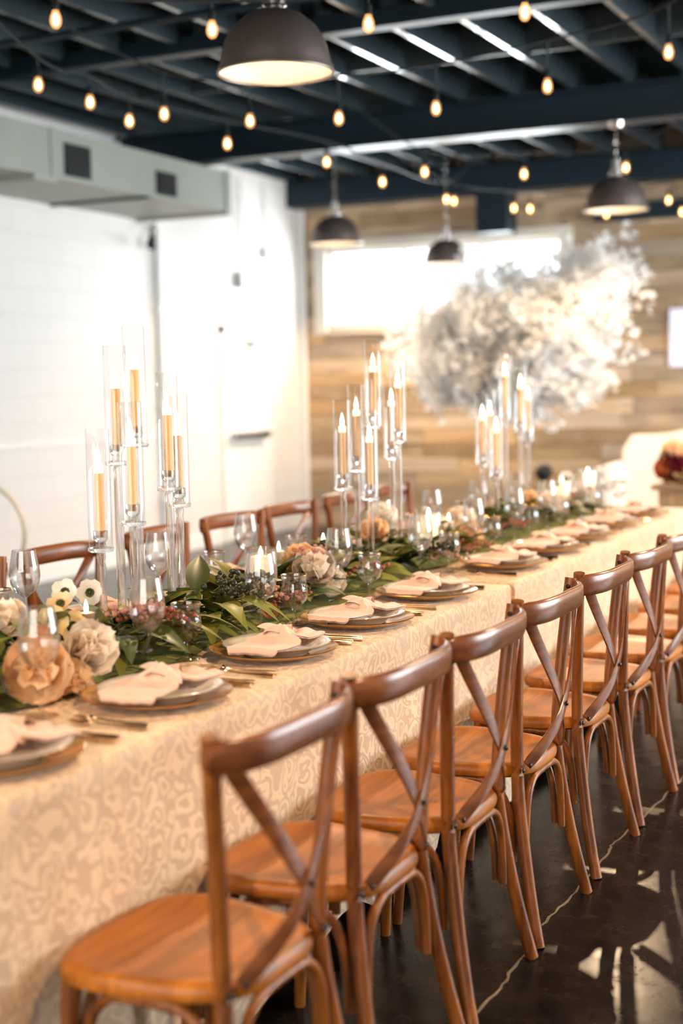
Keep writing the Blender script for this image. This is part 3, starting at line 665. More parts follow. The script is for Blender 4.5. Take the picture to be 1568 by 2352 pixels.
# blush napkin tied in a loose knot (local x toward the table centre side, y along the table)
def napkin_mesh(seed):
    R_ = random.Random(seed); a1, a2, a3 = [R_.uniform(0, 6) for _ in range(3)]
    mb = MB(); n, m_ = 54, 22
    def h(y):      # height of the cloth as it leaves the plate
        ay = abs(y)
        if ay < .118: return .034+.012*max(0, 1-(ay/.05)**2)
        if ay < .142: return .035
        return max(.0245, .035-(ay-.142)*1.4)
    def fn(u, v_):
        y = -.158+u*.290
        pinch = 1-.62*math.exp(-((y-.012)/.030)**2)
        wd = (.078 if y < 0 else .060+.26*max(0, y-.02)**1.0)*pinch
        x = (v_*2-1)*wd+.012*math.sin(y*14+a1)
        fold = (.0018 if y < -.02 else .010)*abs(math.sin((v_*3.2+a2)*PI))*(1-abs(v_*2-1)**4)
        z = h(y)+fold+.020*math.exp(-((y-.012)/.022)**2)*(1-(v_*2-1)**2)
        if y < -.13: x *= 1-.3*(-.13-y)/.03
        return (x, y, z+.004*math.sin(y*50+a3)*(1-abs(v_*2-1)))
    mb.grid(fn, n, m_)
    # underside so that the linen has thickness
    k = len(mb.v); mb.add([(x, y, z-.004) for x, y, z in mb.v[:k]], [tuple(reversed(q)) for q in mb.f[:]])
    return mb.mesh('fold', 'napkin', fix=False)
def knot_mesh(seed):
    # a fold of the linen wrapped over the gathered waist
    mb = MB(); n, m_ = 20, 10
    def fn(u, v_, off=0):
        a = (u-.5)*PI*1.06; b_ = v_*2-1; tw = .35*math.sin(a)
        wd = (.030-.008*abs(u-.5)*2)*(1+.25*math.sin(a*1.5+1)); h = (.036-off)*(1-.22*b_*b_)
        return (math.sin(a)*(.040-off)*(1-.12*b_*b_), .010+b_*wd+tw*.03, .032+math.cos(a)*h+.003*math.sin(b_*5+u*3))
    mb.grid(lambda u, v_: fn(u, v_), n, m_); k = len(mb.v); f0 = list(mb.f)
    mb.add([fn(i/n, j/m_, .004) for j in range(m_+1) for i in range(n+1)], [tuple(reversed(q)) for q in f0])
    # loose corner standing up beside the wrap
    def fn2(u, v_):
        b_ = v_*2-1; return (-.018+.050*b_*(1-.75*u)+.01*u, .030+.075*u, .050+.018*math.sin(u*PI*.8)-.030*u*u+.010*abs(b_)*(1-u))
    mb.grid(fn2, 10, 6)
    return mb.mesh('knot', 'napkin', fix=False)
NAP = [napkin_mesh(s) for s in (1, 2, 3)]; KNOT = [knot_mesh(1)]
# cutlery (long axis local x, handle end toward the diner at +x)
def fork_mesh():
    mb = MB(); mb.tube(catmull([(.10, 0, .004), (.05, 0, .0045), (0, 0, .005), (-.035, 0, .007), (-.048, 0, .006)], 4), [.0052, .0052, .005, .0045, .004, .0036, .0033, .003, .003, .003, .003, .003, .0035, .005, .007, .0095, .0105], 8, 1.0, cap=True)
    for k in range(4): mb.tube([(-.046, -.0093+k*.0062, .006), (-.065, -.0093+k*.0062, .0045), (-.090, -.0093+k*.0062, .009)], [.0020, .0018, .0010], 5)
    return mb.mesh('fork', 'cutlery')
def knife_mesh():
    mb = MB(); mb.tube(catmull([(.11, 0, .004), (.06, 0, .0048), (0, 0, .0045)], 5), [.0055, .006, .0062, .006, .006, .0058, .0055, .005, .0045, .004, .0035], 8, 1.0)
    mb.sweep([(.0, 0, .0045), (-.02, 0, .005), (-.07, .001, .005), (-.105, .003, .005), (-.118, .006, .005)], (0, 1, 0), [(-.009, 0), (0, .0010), (.009, .0003), (0, -.0010)], [.4, .9, 1, .8, .15])
    return mb.mesh('knife', 'cutlery')
def spoon_mesh():
    mb = MB(); mb.tube(catmull([(.09, 0, .004), (.03, 0, .0045), (-.03, 0, .006), (-.045, 0, .0055)], 5), [.0052, .0052, .005, .0046, .0042, .0038, .0034, .0031, .003, .003, .003, .003, .003, .0032, .0035, .004], 8, 1.0)
    def fn(u, v_):
        a = v_*2*PI; r = u; return (-.068+.028*r*math.cos(a), .017*r*math.sin(a)*(1+.15*math.cos(a)), .0025+.006*r*r)
    mb.grid(fn, 5, 16); return mb.mesh('spoon', 'cutlery', fix=False)
FORK, KNIFE, SPOON = fork_mesh(), knife_mesh(), spoon_mesh()
def setting(i, y, side, wine=None, gob=None, full=True):
    near = side == 'aisle'; px = -1.732 if near else -2.465; sg = 1 if near else -1; rz = 0 if near else PI
    wh = f'{ORD[i]} {side}-side place setting from the near end'
    g = f'{side}-side'
    jit = RNG.uniform(-.006, .006)
    p = on(px+jit, y); t = thing('charger_plate', f'amber gold charger plate at the {wh}', 'charger plate', p, 0, g+' charger plates'); O('dish', charger_m, t); O('rim', chrim_m, t)
    p2 = p+Vector((RNG.uniform(-.008, .008), RNG.uniform(-.008, .012), .0068)); t = thing('dinner_plate', f'pale glass-rimmed dinner plate at the {wh}', 'plate', p2, 0, g+' dinner plates'); O('dish', plate_m, t); O('rim', prim_m, t)
    r_ = rz+RNG.uniform(-.12, .12)
    t = thing('napkin', f'knotted blush linen napkin at the {wh}', 'napkin', p2, r_ + .25*sg*0, g+' napkins'); O('fold', NAP[i % 3], t); O('knot', KNOT[0], t)
    if full:
        for nm, me, dy, dx, lab in (('fork', FORK, -.215, .0, 'inner'), ('fork', FORK, -.245, .012, 'outer'), ('knife', KNIFE, .205, .0, ''), ('spoon', SPOON, .238, .01, '')):
            if abs(dy) > .23 and nm == 'fork' and not near: continue
            q = on(px+.02*sg+dx*sg, y+dy*sg)
            tag(O(nm, me, None, q, (0, 0, rz+RNG.uniform(-.06, .06))), (f'{lab} rose gold fork at the {wh}' if lab else f'rose gold {nm} at the {wh}'), nm, g+f' {nm}s')
    wq = wine if wine else ((px-.20*sg), y+.22*sg); gq = gob if gob else ((px-.19*sg), y+.41*sg)
    tag(O('wine_glass', wine_m, None, on(*wq)), f'tall clear wine glass at the {wh}', 'wine glass', g+' wine glasses')
    t = thing('water_goblet', f'short gold-rimmed water goblet at the {wh}', 'goblet', on(*gq), 0, g+' water goblets'); O('bowl', gob_m, t); O('rim', grim_m, t)
near_s = [2.07, 2.63, 3.19, 3.70, 4.26, 5.06, 5.58, 6.06, 6.63, 7.17]
spec = {0: ((-1.885, 2.41), (-1.89, 2.16)), 1: ((-1.925, 2.885), (-1.925, 3.06)), 2: ((-1.90, 3.41), (-1.912, 3.63)), 3: ((-1.985, 4.08), (-1.918, 4.17)), 4: ((-1.918, 4.60), (-1.907, 4.85))}
for i, y in enumerate(near_s):
    sp_ = spec.get(i, (None, None))
    f_ = lambda q: None if q is None else (q[0]-tx(q[1]), q[1])
    setting(i, y, 'aisle', f_(sp_[0]), f_(sp_[1]))
far_s = [2.92, 3.50, 4.27, 4.80, 5.36, 5.90, 6.50, 7.08]
fspec = {0: ((-2.50, 2.66), (-2.46, 2.50)), 1: ((-2.60, 3.27), (-2.56, 3.10)), 2: ((-2.50, 3.82), (-2.44, 4.06)), 3: ((-2.53, 4.44), (-2.40, 4.58))}
for i, y in enumerate(far_s):
    sp_ = fspec.get(i, (None, None)); setting(i, y, 'wall', f_(sp_[0]), f_(sp_[1]), full=i < 6)

# ------------------------------------------------------------------ crystal candle stands
def stand_parts(hs):
    # hs: height of the cup above the table
    base = MB().lathe([(0, 0), (.040, 0), (.042, .003), (.042, .009), (.030, .014), (.014, .018), (0, .018)], 24).mesh('base', 'crystal')
    stem = MB().lathe([(.0, .016), (.012, .016), (.0125, .03), (.011, .05), (.0125, .07), (.0125, hs-.05), (.010, hs-.035), (.013, hs-.02), (.010, hs-.008), (0, hs-.008)], 10).mesh('stem', 'crystal')
    cup = MB().lathe([(0, hs-.010), (.031, hs-.008), (.034, hs-.004), (.034, hs+.002), (.014, hs+.006), (.012, hs+.016), (.020, hs+.026), (.021, hs+.046), (.0135, hs+.048), (.0135, hs+.030), (0, hs+.029)], 24).mesh('cup', 'crystal')
    ch = MB().lathe([(.0305, hs+.003), (.0315, hs+.003), (.0315, hs+.312), (.0310, hs+.3135), (.0300, hs+.312), (.0300, hs+.004)], 32, cap=False).mesh('chimney', 'chimney')
    return base, stem, cup, ch
wax_m = MB().lathe([(0, 0), (.0122, 0), (.0122, .185), (.011, .188), (0, .1885)], 18).mesh('wax', 'wax')
tip_m = MB().lathe([(.0124, .168), (.0124, .186), (.011, .1895), (.004, .1905), (0, .1905)], 18, cap=False).mesh('glowing_tip', 'wax_tip')
flame_m = MB().lathe([(.003, .190), (.0065, .198), (.0068, .206), (.004, .220), (0, .236)], 12, cap=False).mesh('flame', 'flame')
CL = ['near', 'middle', 'far']
HN = ['shortest', 'second shortest', 'third shortest', 'third tallest', 'second tallest', 'tallest']
clusters = [
    [(232, 1260, -2.17), (270, 1062, -2.20), (313, 1020, -2.14), (306, 1200, -2.08), (388, 1120, -2.10), (412, 1158, -2.19)],
    [(788, 1120, -2.17), (820, 1078, -2.20), (858, 978, -2.14), (850, 1143, -2.08), (915, 1012, -2.10), (900, 1050, -2.19)],
    [(1108, 1066, -2.15), (1140, 1095, -2.08), (1125, 1050, -2.22), (1160, 960, -2.20), (1195, 990, -2.10), (1212, 1010, -2.18)]]
for ci, cl in enumerate(clusters):
    P = []
    for (x, y, X) in cl:
        v = atx(x, y, X+tx(3.1+1.5*ci)); P.append(v)
    order = sorted(range(6), key=lambda k: P[k].z)
    for rank, k in enumerate(order):
        v = P[k]; hs = v.z-TZ-.012; base = Vector((v.x, v.y, TZ+.012))
        lab = f'{HN[rank]} crystal candle stand with glass chimney in the {CL[ci]} cluster'
        t = thing('candle_stand', lab, 'candle holder', base, RNG.uniform(0, 1), f'{CL[ci]} cluster of candle stands')
        for nm, me in zip(('base', 'stem', 'cup', 'chimney'), stand_parts(hs)): O(nm, me, t)
        c = thing('taper_candle', f'lit peach taper candle in the {HN[rank]} stand of the {CL[ci]} cluster', 'candle', base+Vector((0, 0, hs+.0305)), 0, f'{CL[ci]} cluster tapers')
        O('wax', wax_m, c); tp = O('glowing_tip', tip_m, c); O('flame', flame_m, c)

# tealight glasses on stems and pillar candles in hurricanes
tl_m = MB().lathe([(0, 0), (.030, .0005), (.031, .003), (.015, .008), (.006, .016), (.0045, .04), (.005, .085), (.010, .098), (.022, .106), (.025, .118), (.0255, .140), (.0248, .140), (.0240, .119), (.021, .108), (0, .104)], 24).mesh('glass', 'glass')
tlw_m = MB().lathe([(0, 0), (.0205, 0), (.021, .002), (.021, .022), (0, .022)], 20).mesh('wax', 'tea_wax')
tlf_m = MB().lathe([(.002, .022), (.0055, .030), (.0055, .036), (.003, .047), (0, .056)], 10, cap=False).mesh('flame', 'flame')
def tealight(p, lab):
    t = thing('tealight_glass', f'stemmed glass tealight holder {lab}', 'candle holder', p, 0, 'stemmed tealight holders'); O('glass', tl_m, t)
    t = thing('tealight', f'small blush tealight in the stemmed glass {lab}', 'candle', p+Vector((0, 0, .1095)), 0, 'tealights'); O('wax', tlw_m, t); O('flame', tlf_m, t)
for (x, y, X, lab) in ((196, 1350, -2.12, 'beside the peach roses'), (448, 1315, -2.30, 'beyond the near candle cluster'), (640, 1268, -2.28, 'beyond the pillar candle'), (742, 1240, -2.25, 'before the middle candle cluster'), (1030, 1190, -2.10, 'past the middle candle cluster'), (1275, 1118, -2.10, 'past the far candle cluster')):
    v = atx(x, y, X); tealight(Vector((v.x, v.y, TZ+.008)), lab)
hur_m = MB().lathe([(0, 0), (.038, 0), (.040, .003), (.020, .008), (.010, .016), (.010, .032), (.022, .038), (.047, .041), (.050, .046), (.050, .196), (.0492, .197), (.0482, .196), (.0482, .049), (0, .047)], 32).mesh('cylinder', 'glass')
pil_m = MB().lathe([(0, 0), (.034, 0), (.035, .003), (.035, .116), (.032, .121), (.010, .118), (0, .117)], 24).mesh('wax', 'pillar_wax')
plf_m = MB().lathe([(.002, .117), (.006, .126), (.006, .133), (.003, .144), (0, .154)], 10, cap=False).mesh('flame', 'flame')
for (x, X, lab) in ((598, -2.10, 'between the near and middle clusters'), (985, -2.10, 'just beyond the middle cluster'), (1290, -2.12, 'beyond the far cluster'), (1350, -2.2, 'near the far table end')):
    v = atx(x, 1250, X); p = Vector((v.x, v.y, TZ+.010))
    t = thing('hurricane_glass', f'clear glass hurricane cylinder {lab}', 'vase', p, 0, 'hurricane cylinders'); O('cylinder', hur_m, t)
    t = thing('pillar_candle', f'lit cream pillar candle inside the hurricane {lab}', 'candle', p+Vector((0, 0, .0495)), 0, 'pillar candles'); O('wax', pil_m, t); O('flame', plf_m, t)

# ------------------------------------------------------------------ garland, flowers
def leaf_mesh(L_, W_, mat, curl=.25, fold=.25, n=6):
    mb = MB()
    def fn(u, v_):
        a = v_*2-1; wd = W_*math.sin(PI*min(1, u*1.02)**.75)**.9 if u < .98 else .0004
        return (L_*u, a*wd, L_*curl*(.6*u-u*u*1.1)+abs(a)*wd*fold)
    mb.grid(fn, n, 4); return mb.mesh('leaf', mat, fix=False)
LV = [leaf_mesh(.13, .026, 'leaf_mid', .35), leaf_mesh(.12, .030, 'leaf_dark', .3), leaf_mesh(.14, .022, 'leaf_mid', .5), leaf_mesh(.10, .024, 'leaf_light', .3), leaf_mesh(.15, .030, 'leaf_dark', .2), leaf_mesh(.055, .014, 'leaf_dark', .2, n=4), leaf_mesh(.05, .016, 'leaf_mid', .1, n=4)]
def petal_mesh(L_, W_, cup, mat, ruffle=.0):
    mb = MB()
    def fn(u, v_):
        a = v_*2-1; wd = W_*(.25+.75*math.sin(PI*(.08+.80*u)))*(1 if u < .99 else .8)
        x = L_*u; z = L_*cup*(u**2)*1.0 + (a*a)*wd*.5*cup*1.2+ruffle*math.sin(a*9+u*4)*u
        return (x*(1-.25*cup*u), a*wd*(1-.10*u*cup), z)
    mb.grid(fn, 5, 6); return mb.mesh('petal', mat, fix=False)
RP = {k: [petal_mesh(.030, .020, 1.5, k), petal_mesh(.042, .027, .95, k, .0015), petal_mesh(.050, .032, .45, k, .003)] for k in ('petal_peach', 'petal_blush', 'petal_white', 'petal_yellow', 'petal_red', 'petal_rust')}
FP = {k: petal_mesh(.034, .017, .22, k, .0015) for k in ('petal_white', 'petal_blush', 'petal_yellow', 'petal_rust', 'petal_peach')}
heart_m = MB().lathe([(0, .006), (.010, .010), (.013, .022), (.009, .034), (.004, .037), (0, .036)], 12)
HEART = {k: heart_m.mesh('heart', k) for k in RP}
cal_m = MB().lathe([(0, -.012), (.008, -.008), (.012, .0), (.010, .008), (0, .010)], 8).mesh('calyx', 'stem')
sta_m = MB()
for k in range(10):
    a = k*2*PI/10; sta_m.tube([(0, 0, .004), (math.cos(a)*.008, math.sin(a)*.008, .014)], [.0016, .0012], 4)
sta_m.lathe([(0, 0), (.006, .002), (.006, .008), (0, .011)], 8); sta_m = sta_m.mesh('stamens', 'leaf_dark')
def face(o, d):
    o.rotation_mode = 'QUATERNION'; o.rotation_quaternion = Vector(d).normalized().to_track_quat('Z', 'Y')
FL_COL = {'petal_peach': 'peach', 'petal_blush': 'blush', 'petal_white': 'white', 'petal_yellow': 'butter yellow', 'petal_red': 'burgundy', 'petal_rust': 'coral'}
def rose(p, d, s, k, lab, group='roses in the table garland'):
    t = thing('rose', lab, 'flower', p, 0, group); face(t, d); t.scale = (s*1.5,)*3
    O('calyx', cal_m, t); O('heart', HEART[k], t)
    for ring, (n, me, el, z0) in enumerate(((4, RP[k][0], -.75, .008), (6, RP[k][1], -.62, .003), (7, RP[k][2], -.28, 0.0))):
        for i in range(n):
            O('petal', me, t, (0, 0, z0), (0, el+RNG.uniform(-.12, .12), i*2*PI/n+ring*.5+RNG.uniform(-.15, .15)))
def blossom(p, d, s, k, lab, n=6, group='open blossoms in the table garland'):
    t = thing('blossom', lab, 'flower', p, 0, group); face(t, d); t.scale = (s,)*3
    O('stamens', sta_m, t); O('calyx', cal_m, t)
    for i in range(n): O('petal', FP[k], t, (0, 0, .001*(i % 2)), (0, RNG.uniform(-.25, .05), i*2*PI/n+RNG.uniform(-.1, .1)))
def sprig_mesh(seed, mat, n=26, L_=.16, r=.0065):
    R_ = random.Random(seed); mb = MB(); pts = [(0, 0, 0), (L_*.35, .01, .030), (L_*.7, 0, .035), (L_, .015, .02)]; c = catmull(pts, 5)
    for i in range(n):
        p = c[R_.randrange(3, len(c))]; q = Vector(p)+Vector((R_.uniform(-.02, .02), R_.uniform(-.03, .03), R_.uniform(-.004, .026)))
        rr = r*R_.uniform(.7, 1.2); mb.lathe([(0, -rr), (rr*.8, -rr*.55), (rr, 0), (rr*.8, rr*.6), (0, rr)], 8, q)
    me = mb.mesh('berries', mat, False); me.polygons.foreach_set('use_smooth', [True]*len(me.polygons)); return me, MB().tube(c, .0022, 5).mesh('stem', 'stem')
SPR = {'berry_red': [sprig_mesh(1, 'berry_red'), sprig_mesh(2, 'berry_red', 20)], 'berry_pink': [sprig_mesh(3, 'berry_pink', 34, .13, .007), sprig_mesh(4, 'berry_pink', 26, .15)], 'berry_dark': [sprig_mesh(5, 'berry_dark', 34, .17, .0075), sprig_mesh(6, 'berry_dark', 28, .15)]}
def sprig(p, rz, k, lab, s=1.0, pitch=0):
    be, st = RNG.choice(SPR[k]); t = thing('berry_sprig', lab, 'sprig', p, 0, 'berry sprigs in the table garland'); t.rotation_euler = (0, pitch, rz); t.scale = (s,)*3
    b_ = O('berries', be, t); b_['kind'] = 'stuff'; O('stem', st, t)
# leafy garland, laid as five lengths
glen = [(1.82, 2.75, 'first'), (2.75, 3.75, 'second'), (3.75, 4.95, 'third'), (4.95, 6.2, 'fourth'), (6.2, 7.5, 'fifth')]
for gi, (y0, y1, nm) in enumerate(glen):
    t = thing('leaf_garland', f'length of leafy green garland, {nm} from the near end of the table', 'garland', (0, 0, 0), 0, 'leafy garland lengths')
    ym = np.linspace(y0-.02, y1+.02, 7); pts = [on(-2.13+.03*math.sin(y*4), y, TZ+.022+.006*math.sin(y*9)) for y in ym]
    O('vine', MB().tube(catmull(pts, 4), .005, 6).mesh('vine', 'twig'), t)
    n = int((y1-y0)*(165 if gi < 3 else 110))
    for i in range(n):
        y = RNG.uniform(y0, y1); x = -2.13+RNG.gauss(0, .075); x = max(-2.30, min(-1.98, x))
        if 2.35 < y < 2.85 and x > -2.10: x -= .12      # kept clear for the roses
        me = RNG.choices(LV, [4, 4, 3, 1.5, 3, 4, 3])[0]; s = RNG.uniform(.75, 1.25)
        out = math.copysign(1, x+2.13); az = RNG.uniform(-1.3, 1.3)+(0 if out > 0 else PI)
        up_ = RNG.uniform(-.75, -.05); hgt = TZ+.028+RNG.uniform(0, .085)*(1-abs(x+2.13)/.2)
        if abs(x+2.13) > .09: up_ = RNG.uniform(-.35, .10)
        O('leaf', me, t, on(x, y, hgt), (RNG.uniform(-.5, .5), up_, az), s)
# broad drooping leaves on the aisle side, seen in front of the garland
t = thing('leaf_spray', 'spray of broad drooping olive leaves spilling toward the aisle by the second setting', 'leaf spray', (0, 0, 0))
BL = [leaf_mesh(.17, .036, 'leaf_mid', .85), leaf_mesh(.15, .032, 'leaf_light', .9)]
for (x, y, X, az, pit, s) in ((490, 1400, -2.02, -.5, -.2, 1), (515, 1395, -2.0, -.1, -.25, 1), (530, 1400, -1.99, .3, -.2, .95), (545, 1405, -1.98, .7, -.15, .9), (470, 1420, -2.02, -.9, -.1, 1), (505, 1425, -2.0, .1, 0, .8)):
    v = atx(x, y, X); O('leaf', BL[0] if az < .6 else BL[1], t, v, (0, pit, az), s)
t = thing('leaf_spray', 'large dark green leaves arching beside the first wine glass', 'leaf spray', (0, 0, 0))
BD = [leaf_mesh(.19, .040, 'leaf_dark', .65), leaf_mesh(.18, .036, 'leaf_mid', .65)]
for (x, y, X, az, pit, s) in ((250, 1470, -2.05, -.6, -.15, 1), (300, 1465, -2.03, -.2, -.2, 1), (350, 1455, -2.03, .2, -.25, 1.05), (400, 1440, -2.03, .5, -.2, 1), (430, 1440, -2.02, .9, -.1, .9), (330, 1480, -2.02, .9, -.1, .9), (60, 1470, -2.05, 2.5, -.4, .7), (280, 1490, -2.0, -1.0, -.05, .9)):
    v = atx(x, y, X); O('leaf', BD[0] if RNG.random() < .6 else BD[1], t, v, (RNG.uniform(-.3, .3), pit, az), s)
CAMD = Vector((.55, -.75, .45))
def at_x(x, y, X): return atx(x, y, X)
rose(at_x(92, 1540, -1.985), (.50, -.8, .30), 1.35, 'petal_peach', 'large peach rose behind the first wine glass')
rose(at_x(138, 1570, -1.985), (.8, -.3, .2), 1.0, 'petal_peach', 'peach rose leaning out over the runner below the large rose')
rose(at_x(188, 1505, -1.99), (.7, -.35, .4), 1.2, 'petal_blush', 'cream rose with drooping petals beside the large peach rose')
rose(at_x(60, 1570, -2.06), (.3, -.8, .3), .8, 'petal_blush', 'small cream rose low beside the large peach rose')
rose(at_x(30, 1440, -2.2), (.2, -.7, .7), .9, 'petal_blush', 'blush rose before the wall-side wine glass')
blossom(at_x(150, 1360, -2.16), (.35, -.85, .3), 1.1, 'petal_white', 'white blossom highest beside the near candle cluster', 5)
blossom(at_x(207, 1362, -2.16), (.4, -.8, .4), 1.1, 'petal_white', 'white blossom behind the stemmed tealight')
blossom(at_x(122, 1428, -2.12), (.4, -.85, .25), 1.25, 'petal_yellow', 'butter yellow blossom above the peach roses', 5)
blossom(at_x(165, 1440, -2.10), (.7, -.5, .4), 1.25, 'petal_yellow', 'butter yellow blossom beside the stemmed tealight stem', 5)
blossom(at_x(140, 1390, -2.14), (.1, -.6, .8), 1.1, 'petal_peach', 'peach blossom tucked beneath the white blossoms')
blossom(at_x(85, 1470, -2.10), (.2, -.7, .7), 1.2, 'petal_rust', 'coral blossom above the large peach rose')
rose(at_x(722, 1318, -2.06), (.4, -.8, .5), 1.2, 'petal_blush', 'large blush rose beside the third wine glass')
rose(at_x(695, 1300, -2.12), (.1, -.7, .7), 1.0, 'petal_peach', 'peach rose behind the large blush rose')
rose(at_x(745, 1338, -2.04), (.7, -.5, .3), .95, 'petal_blush', 'blush rose low beside the large blush rose')
blossom(at_x(780, 1285, -2.15), (.2, -.6, .8), 1.2, 'petal_peach', 'peach blossom before the middle candle cluster')
rose(at_x(862, 1235, -2.2), (.2, -.6, .7), 1.0, 'petal_peach', 'peach rose at the foot of the middle candle cluster')
rose(at_x(878, 1205, -2.22), (.3, -.6, .7), 1.1, 'petal_white', 'white rose at the foot of the middle candle cluster')
rose(at_x(1000, 1235, -2.16), (.3, -.6, .7), 1.25, 'petal_blush', 'blush rose just past the middle candle cluster')
rose(at_x(1055, 1210, -2.16), (.4, -.6, .6), 1.2, 'petal_blush', 'tall blush rose past the middle candle cluster')
rose(at_x(1062, 1243, -2.10), (.6, -.6, .5), 1.2, 'petal_peach', 'peach rose leaning out past the middle candle cluster')
blossom(at_x(1090, 1235, -2.10), (.6, -.6, .5), 1.2, 'petal_yellow', 'yellow blossom past the middle candle cluster')
rose(at_x(1260, 1170, -2.1), (.4, -.6, .7), 1.2, 'petal_blush', 'blush rose beyond the far candle cluster')
rose(at_x(1215, 1165, -2.16), (.3, -.6, .7), 1.1, 'petal_peach', 'peach rose at the foot of the far candle cluster')
rose(at_x(1290, 1150, -2.16), (.3, -.6, .7), 1.2, 'petal_rust', 'coral rose beyond the far candle cluster')
rose(at_x(1330, 1145, -2.16), (.3, -.6, .7), 1.2, 'petal_blush', 'blush rose near the far end of the garland')
blossom(at_x(1300, 1100, -2.2), (.3, -.6, .5), 1.3, 'petal_white', 'white blossom standing high near the far garland end')
blossom(at_x(620, 1405, -2.02), (.5, -.6, .5), .9, 'petal_rust', 'small coral blossom by the second goblet')
k_ = 0
for (x, y, X, rz, k, lab) in ((225, 1440, -2.08, .2, 'berry_pink', 'below the near candle cluster'), (270, 1435, -2.06, .6, 'berry_pink', 'behind the first wine glass'), (240, 1460, -2.05, .9, 'berry_red', 'above the large dark leaves'), (300, 1450, -2.05, .3, 'berry_red', 'beside the first goblet'), (15, 1585, -2.03, 1.4, 'berry_red', 'low by the large peach rose'),
        (560, 1365, -2.12, .5, 'berry_dark', 'by the pillar candle'), (600, 1378, -2.06, .2, 'berry_dark', 'beneath the pillar candle'), (540, 1395, -2.06, .4, 'berry_pink', 'beside the drooping olive leaves'), (590, 1400, -2.04, .7, 'berry_red', 'behind the second wine glass'),
        (655, 1300, -2.14, .4, 'berry_pink', 'behind the second goblet'), (690, 1285, -2.15, .2, 'berry_dark', 'behind the blush roses'), (760, 1335, -2.04, .6, 'berry_red', 'by the third wine glass'), (900, 1290, -2.08, .3, 'berry_dark', 'behind the fourth plate'), (930, 1280, -2.06, .1, 'berry_dark', 'behind the fourth wine glass'), (870, 1290, -2.12, .9, 'berry_dark', 'beneath the white rose'), (960, 1300, -2.02, .4, 'berry_pink', 'beside the fourth wine glass stem'), (1040, 1270, -2.04, .3, 'berry_red', 'past the fourth goblet'), (480, 1365, -2.12, .8, 'berry_dark', 'beyond the first goblet'), (450, 1390, -2.10, .2, 'berry_dark', 'above the drooping olive leaves'), (1120, 1225, -2.06, .5, 'berry_red', 'by the fifth setting glasses'), (1180, 1195, -2.1, .2, 'berry_dark', 'before the far candle cluster')):
    sprig(atx(x, y, X), rz, k, f'{ {"berry_pink": "dusty pink", "berry_red": "rust red", "berry_dark": "dark olive"}[k] } berry sprig {lab}', RNG.uniform(.9, 1.2))
tag(O('twig_wreath', (lambda mb: [mb.tube([(math.cos(a+k)*(.035+.006*math.sin(a*3+k)), math.sin(a+k)*(.035+.006*math.cos(a*2+k)), .012+.008*math.sin(a*2+k*1.7)) for a in [2*PI*i/18 for i in range(19)]], .0022, 4, cap=False) for k in range(9)] and mb)(MB()).mesh('twigs', 'twig'), None, atx(625, 1392, -2.05)), 'tiny dark twig nest by the second goblet', 'nest')

# ------------------------------------------------------------------ white blossom tree beyond the table
TB = Vector((-3.62, 10.95, 0))
t = thing('blossom_tree', 'tall arrangement of white blossom branches beyond the table', 'tree', TB)
O('stand', MB().lathe([(0, 0), (.16, 0), (.165, .008), (.05, .02), (.016, .04), (.014, .9), (.03, .98), (.06, 1.10), (.085, 1.22), (.08, 1.225), (.05, 1.1), (0, 1.0)], 20).mesh('stand', 'dark_metal'), t)
TR = random.Random(21); tips = []
def crown(x, y, yy): q = aty(x, y, TB.y+yy); return q-TB
targets = [(930, 800, 0), (915, 860, .2), (960, 700, -.2), (1000, 890, .1), (1050, 905, -.2), (1090, 640, .3), (1140, 600, 0), (1210, 620, .2), (1250, 680, -.2), (1330, 560, .1), (1390, 580, -.1), (1460, 610, .1), (1430, 700, 0), (1420, 780, .2), (1380, 890, 0), (1340, 800, -.2), (1280, 850, .1), (1180, 850, -.3), (1120, 760, .2), (1010, 760, 0), (1300, 640, .2), (1350, 680, -.25), (1050, 830, .3), (1220, 760, .35), (1270, 900, -.1), (960, 850, -.2), (925, 740, .1), (985, 640, .2), (1020, 915, 0), (1080, 690, -.3), (1180, 700, -.35), (1230, 830, -.3), (1300, 760, -.3)]
for (x, y, yy) in targets:
    e = crown(x, y, yy); s0 = Vector((TR.uniform(-.03, .03), TR.uniform(-.03, .03), 1.15)); mid = s0.lerp(e, .5)+Vector((TR.uniform(-.1, .1), TR.uniform(-.1, .1), .18))
    c = catmull([s0, mid, e], 6); O('branch', MB().tube(c, [.014-.0009*i for i in range(len(c))], 6).mesh('branch', 'bark'), t); tips.append(c)
def puff(seed):
    R_ = random.Random(seed); mb = MB()
    for i in range(7):
        c = Vector((R_.gauss(0, .03), R_.gauss(0, .03), R_.gauss(0, .03))); n = Vector((R_.gauss(0, 1), R_.gauss(0, 1), R_.gauss(0, 1))).normalized(); q = n.to_track_quat('Z', 'Y')
        for k in range(5):
            a = k*2*PI/5; r = R_.uniform(.022, .03)
            pp = [Vector((0, 0, 0)), Vector((math.cos(a-.45)*r*.8, math.sin(a-.45)*r*.8, .008)), Vector((math.cos(a)*r, math.sin(a)*r, .012)), Vector((math.cos(a+.45)*r*.8, math.sin(a+.45)*r*.8, .008))]
            mb.add([c+q@p_ for p_ in pp], [(0, 1, 2, 3)])
    return mb.mesh('blossom_puff', 'blossom', False, fix=False)
PUFF = [puff(s) for s in range(5)]; mass = MB(); cnt = 0
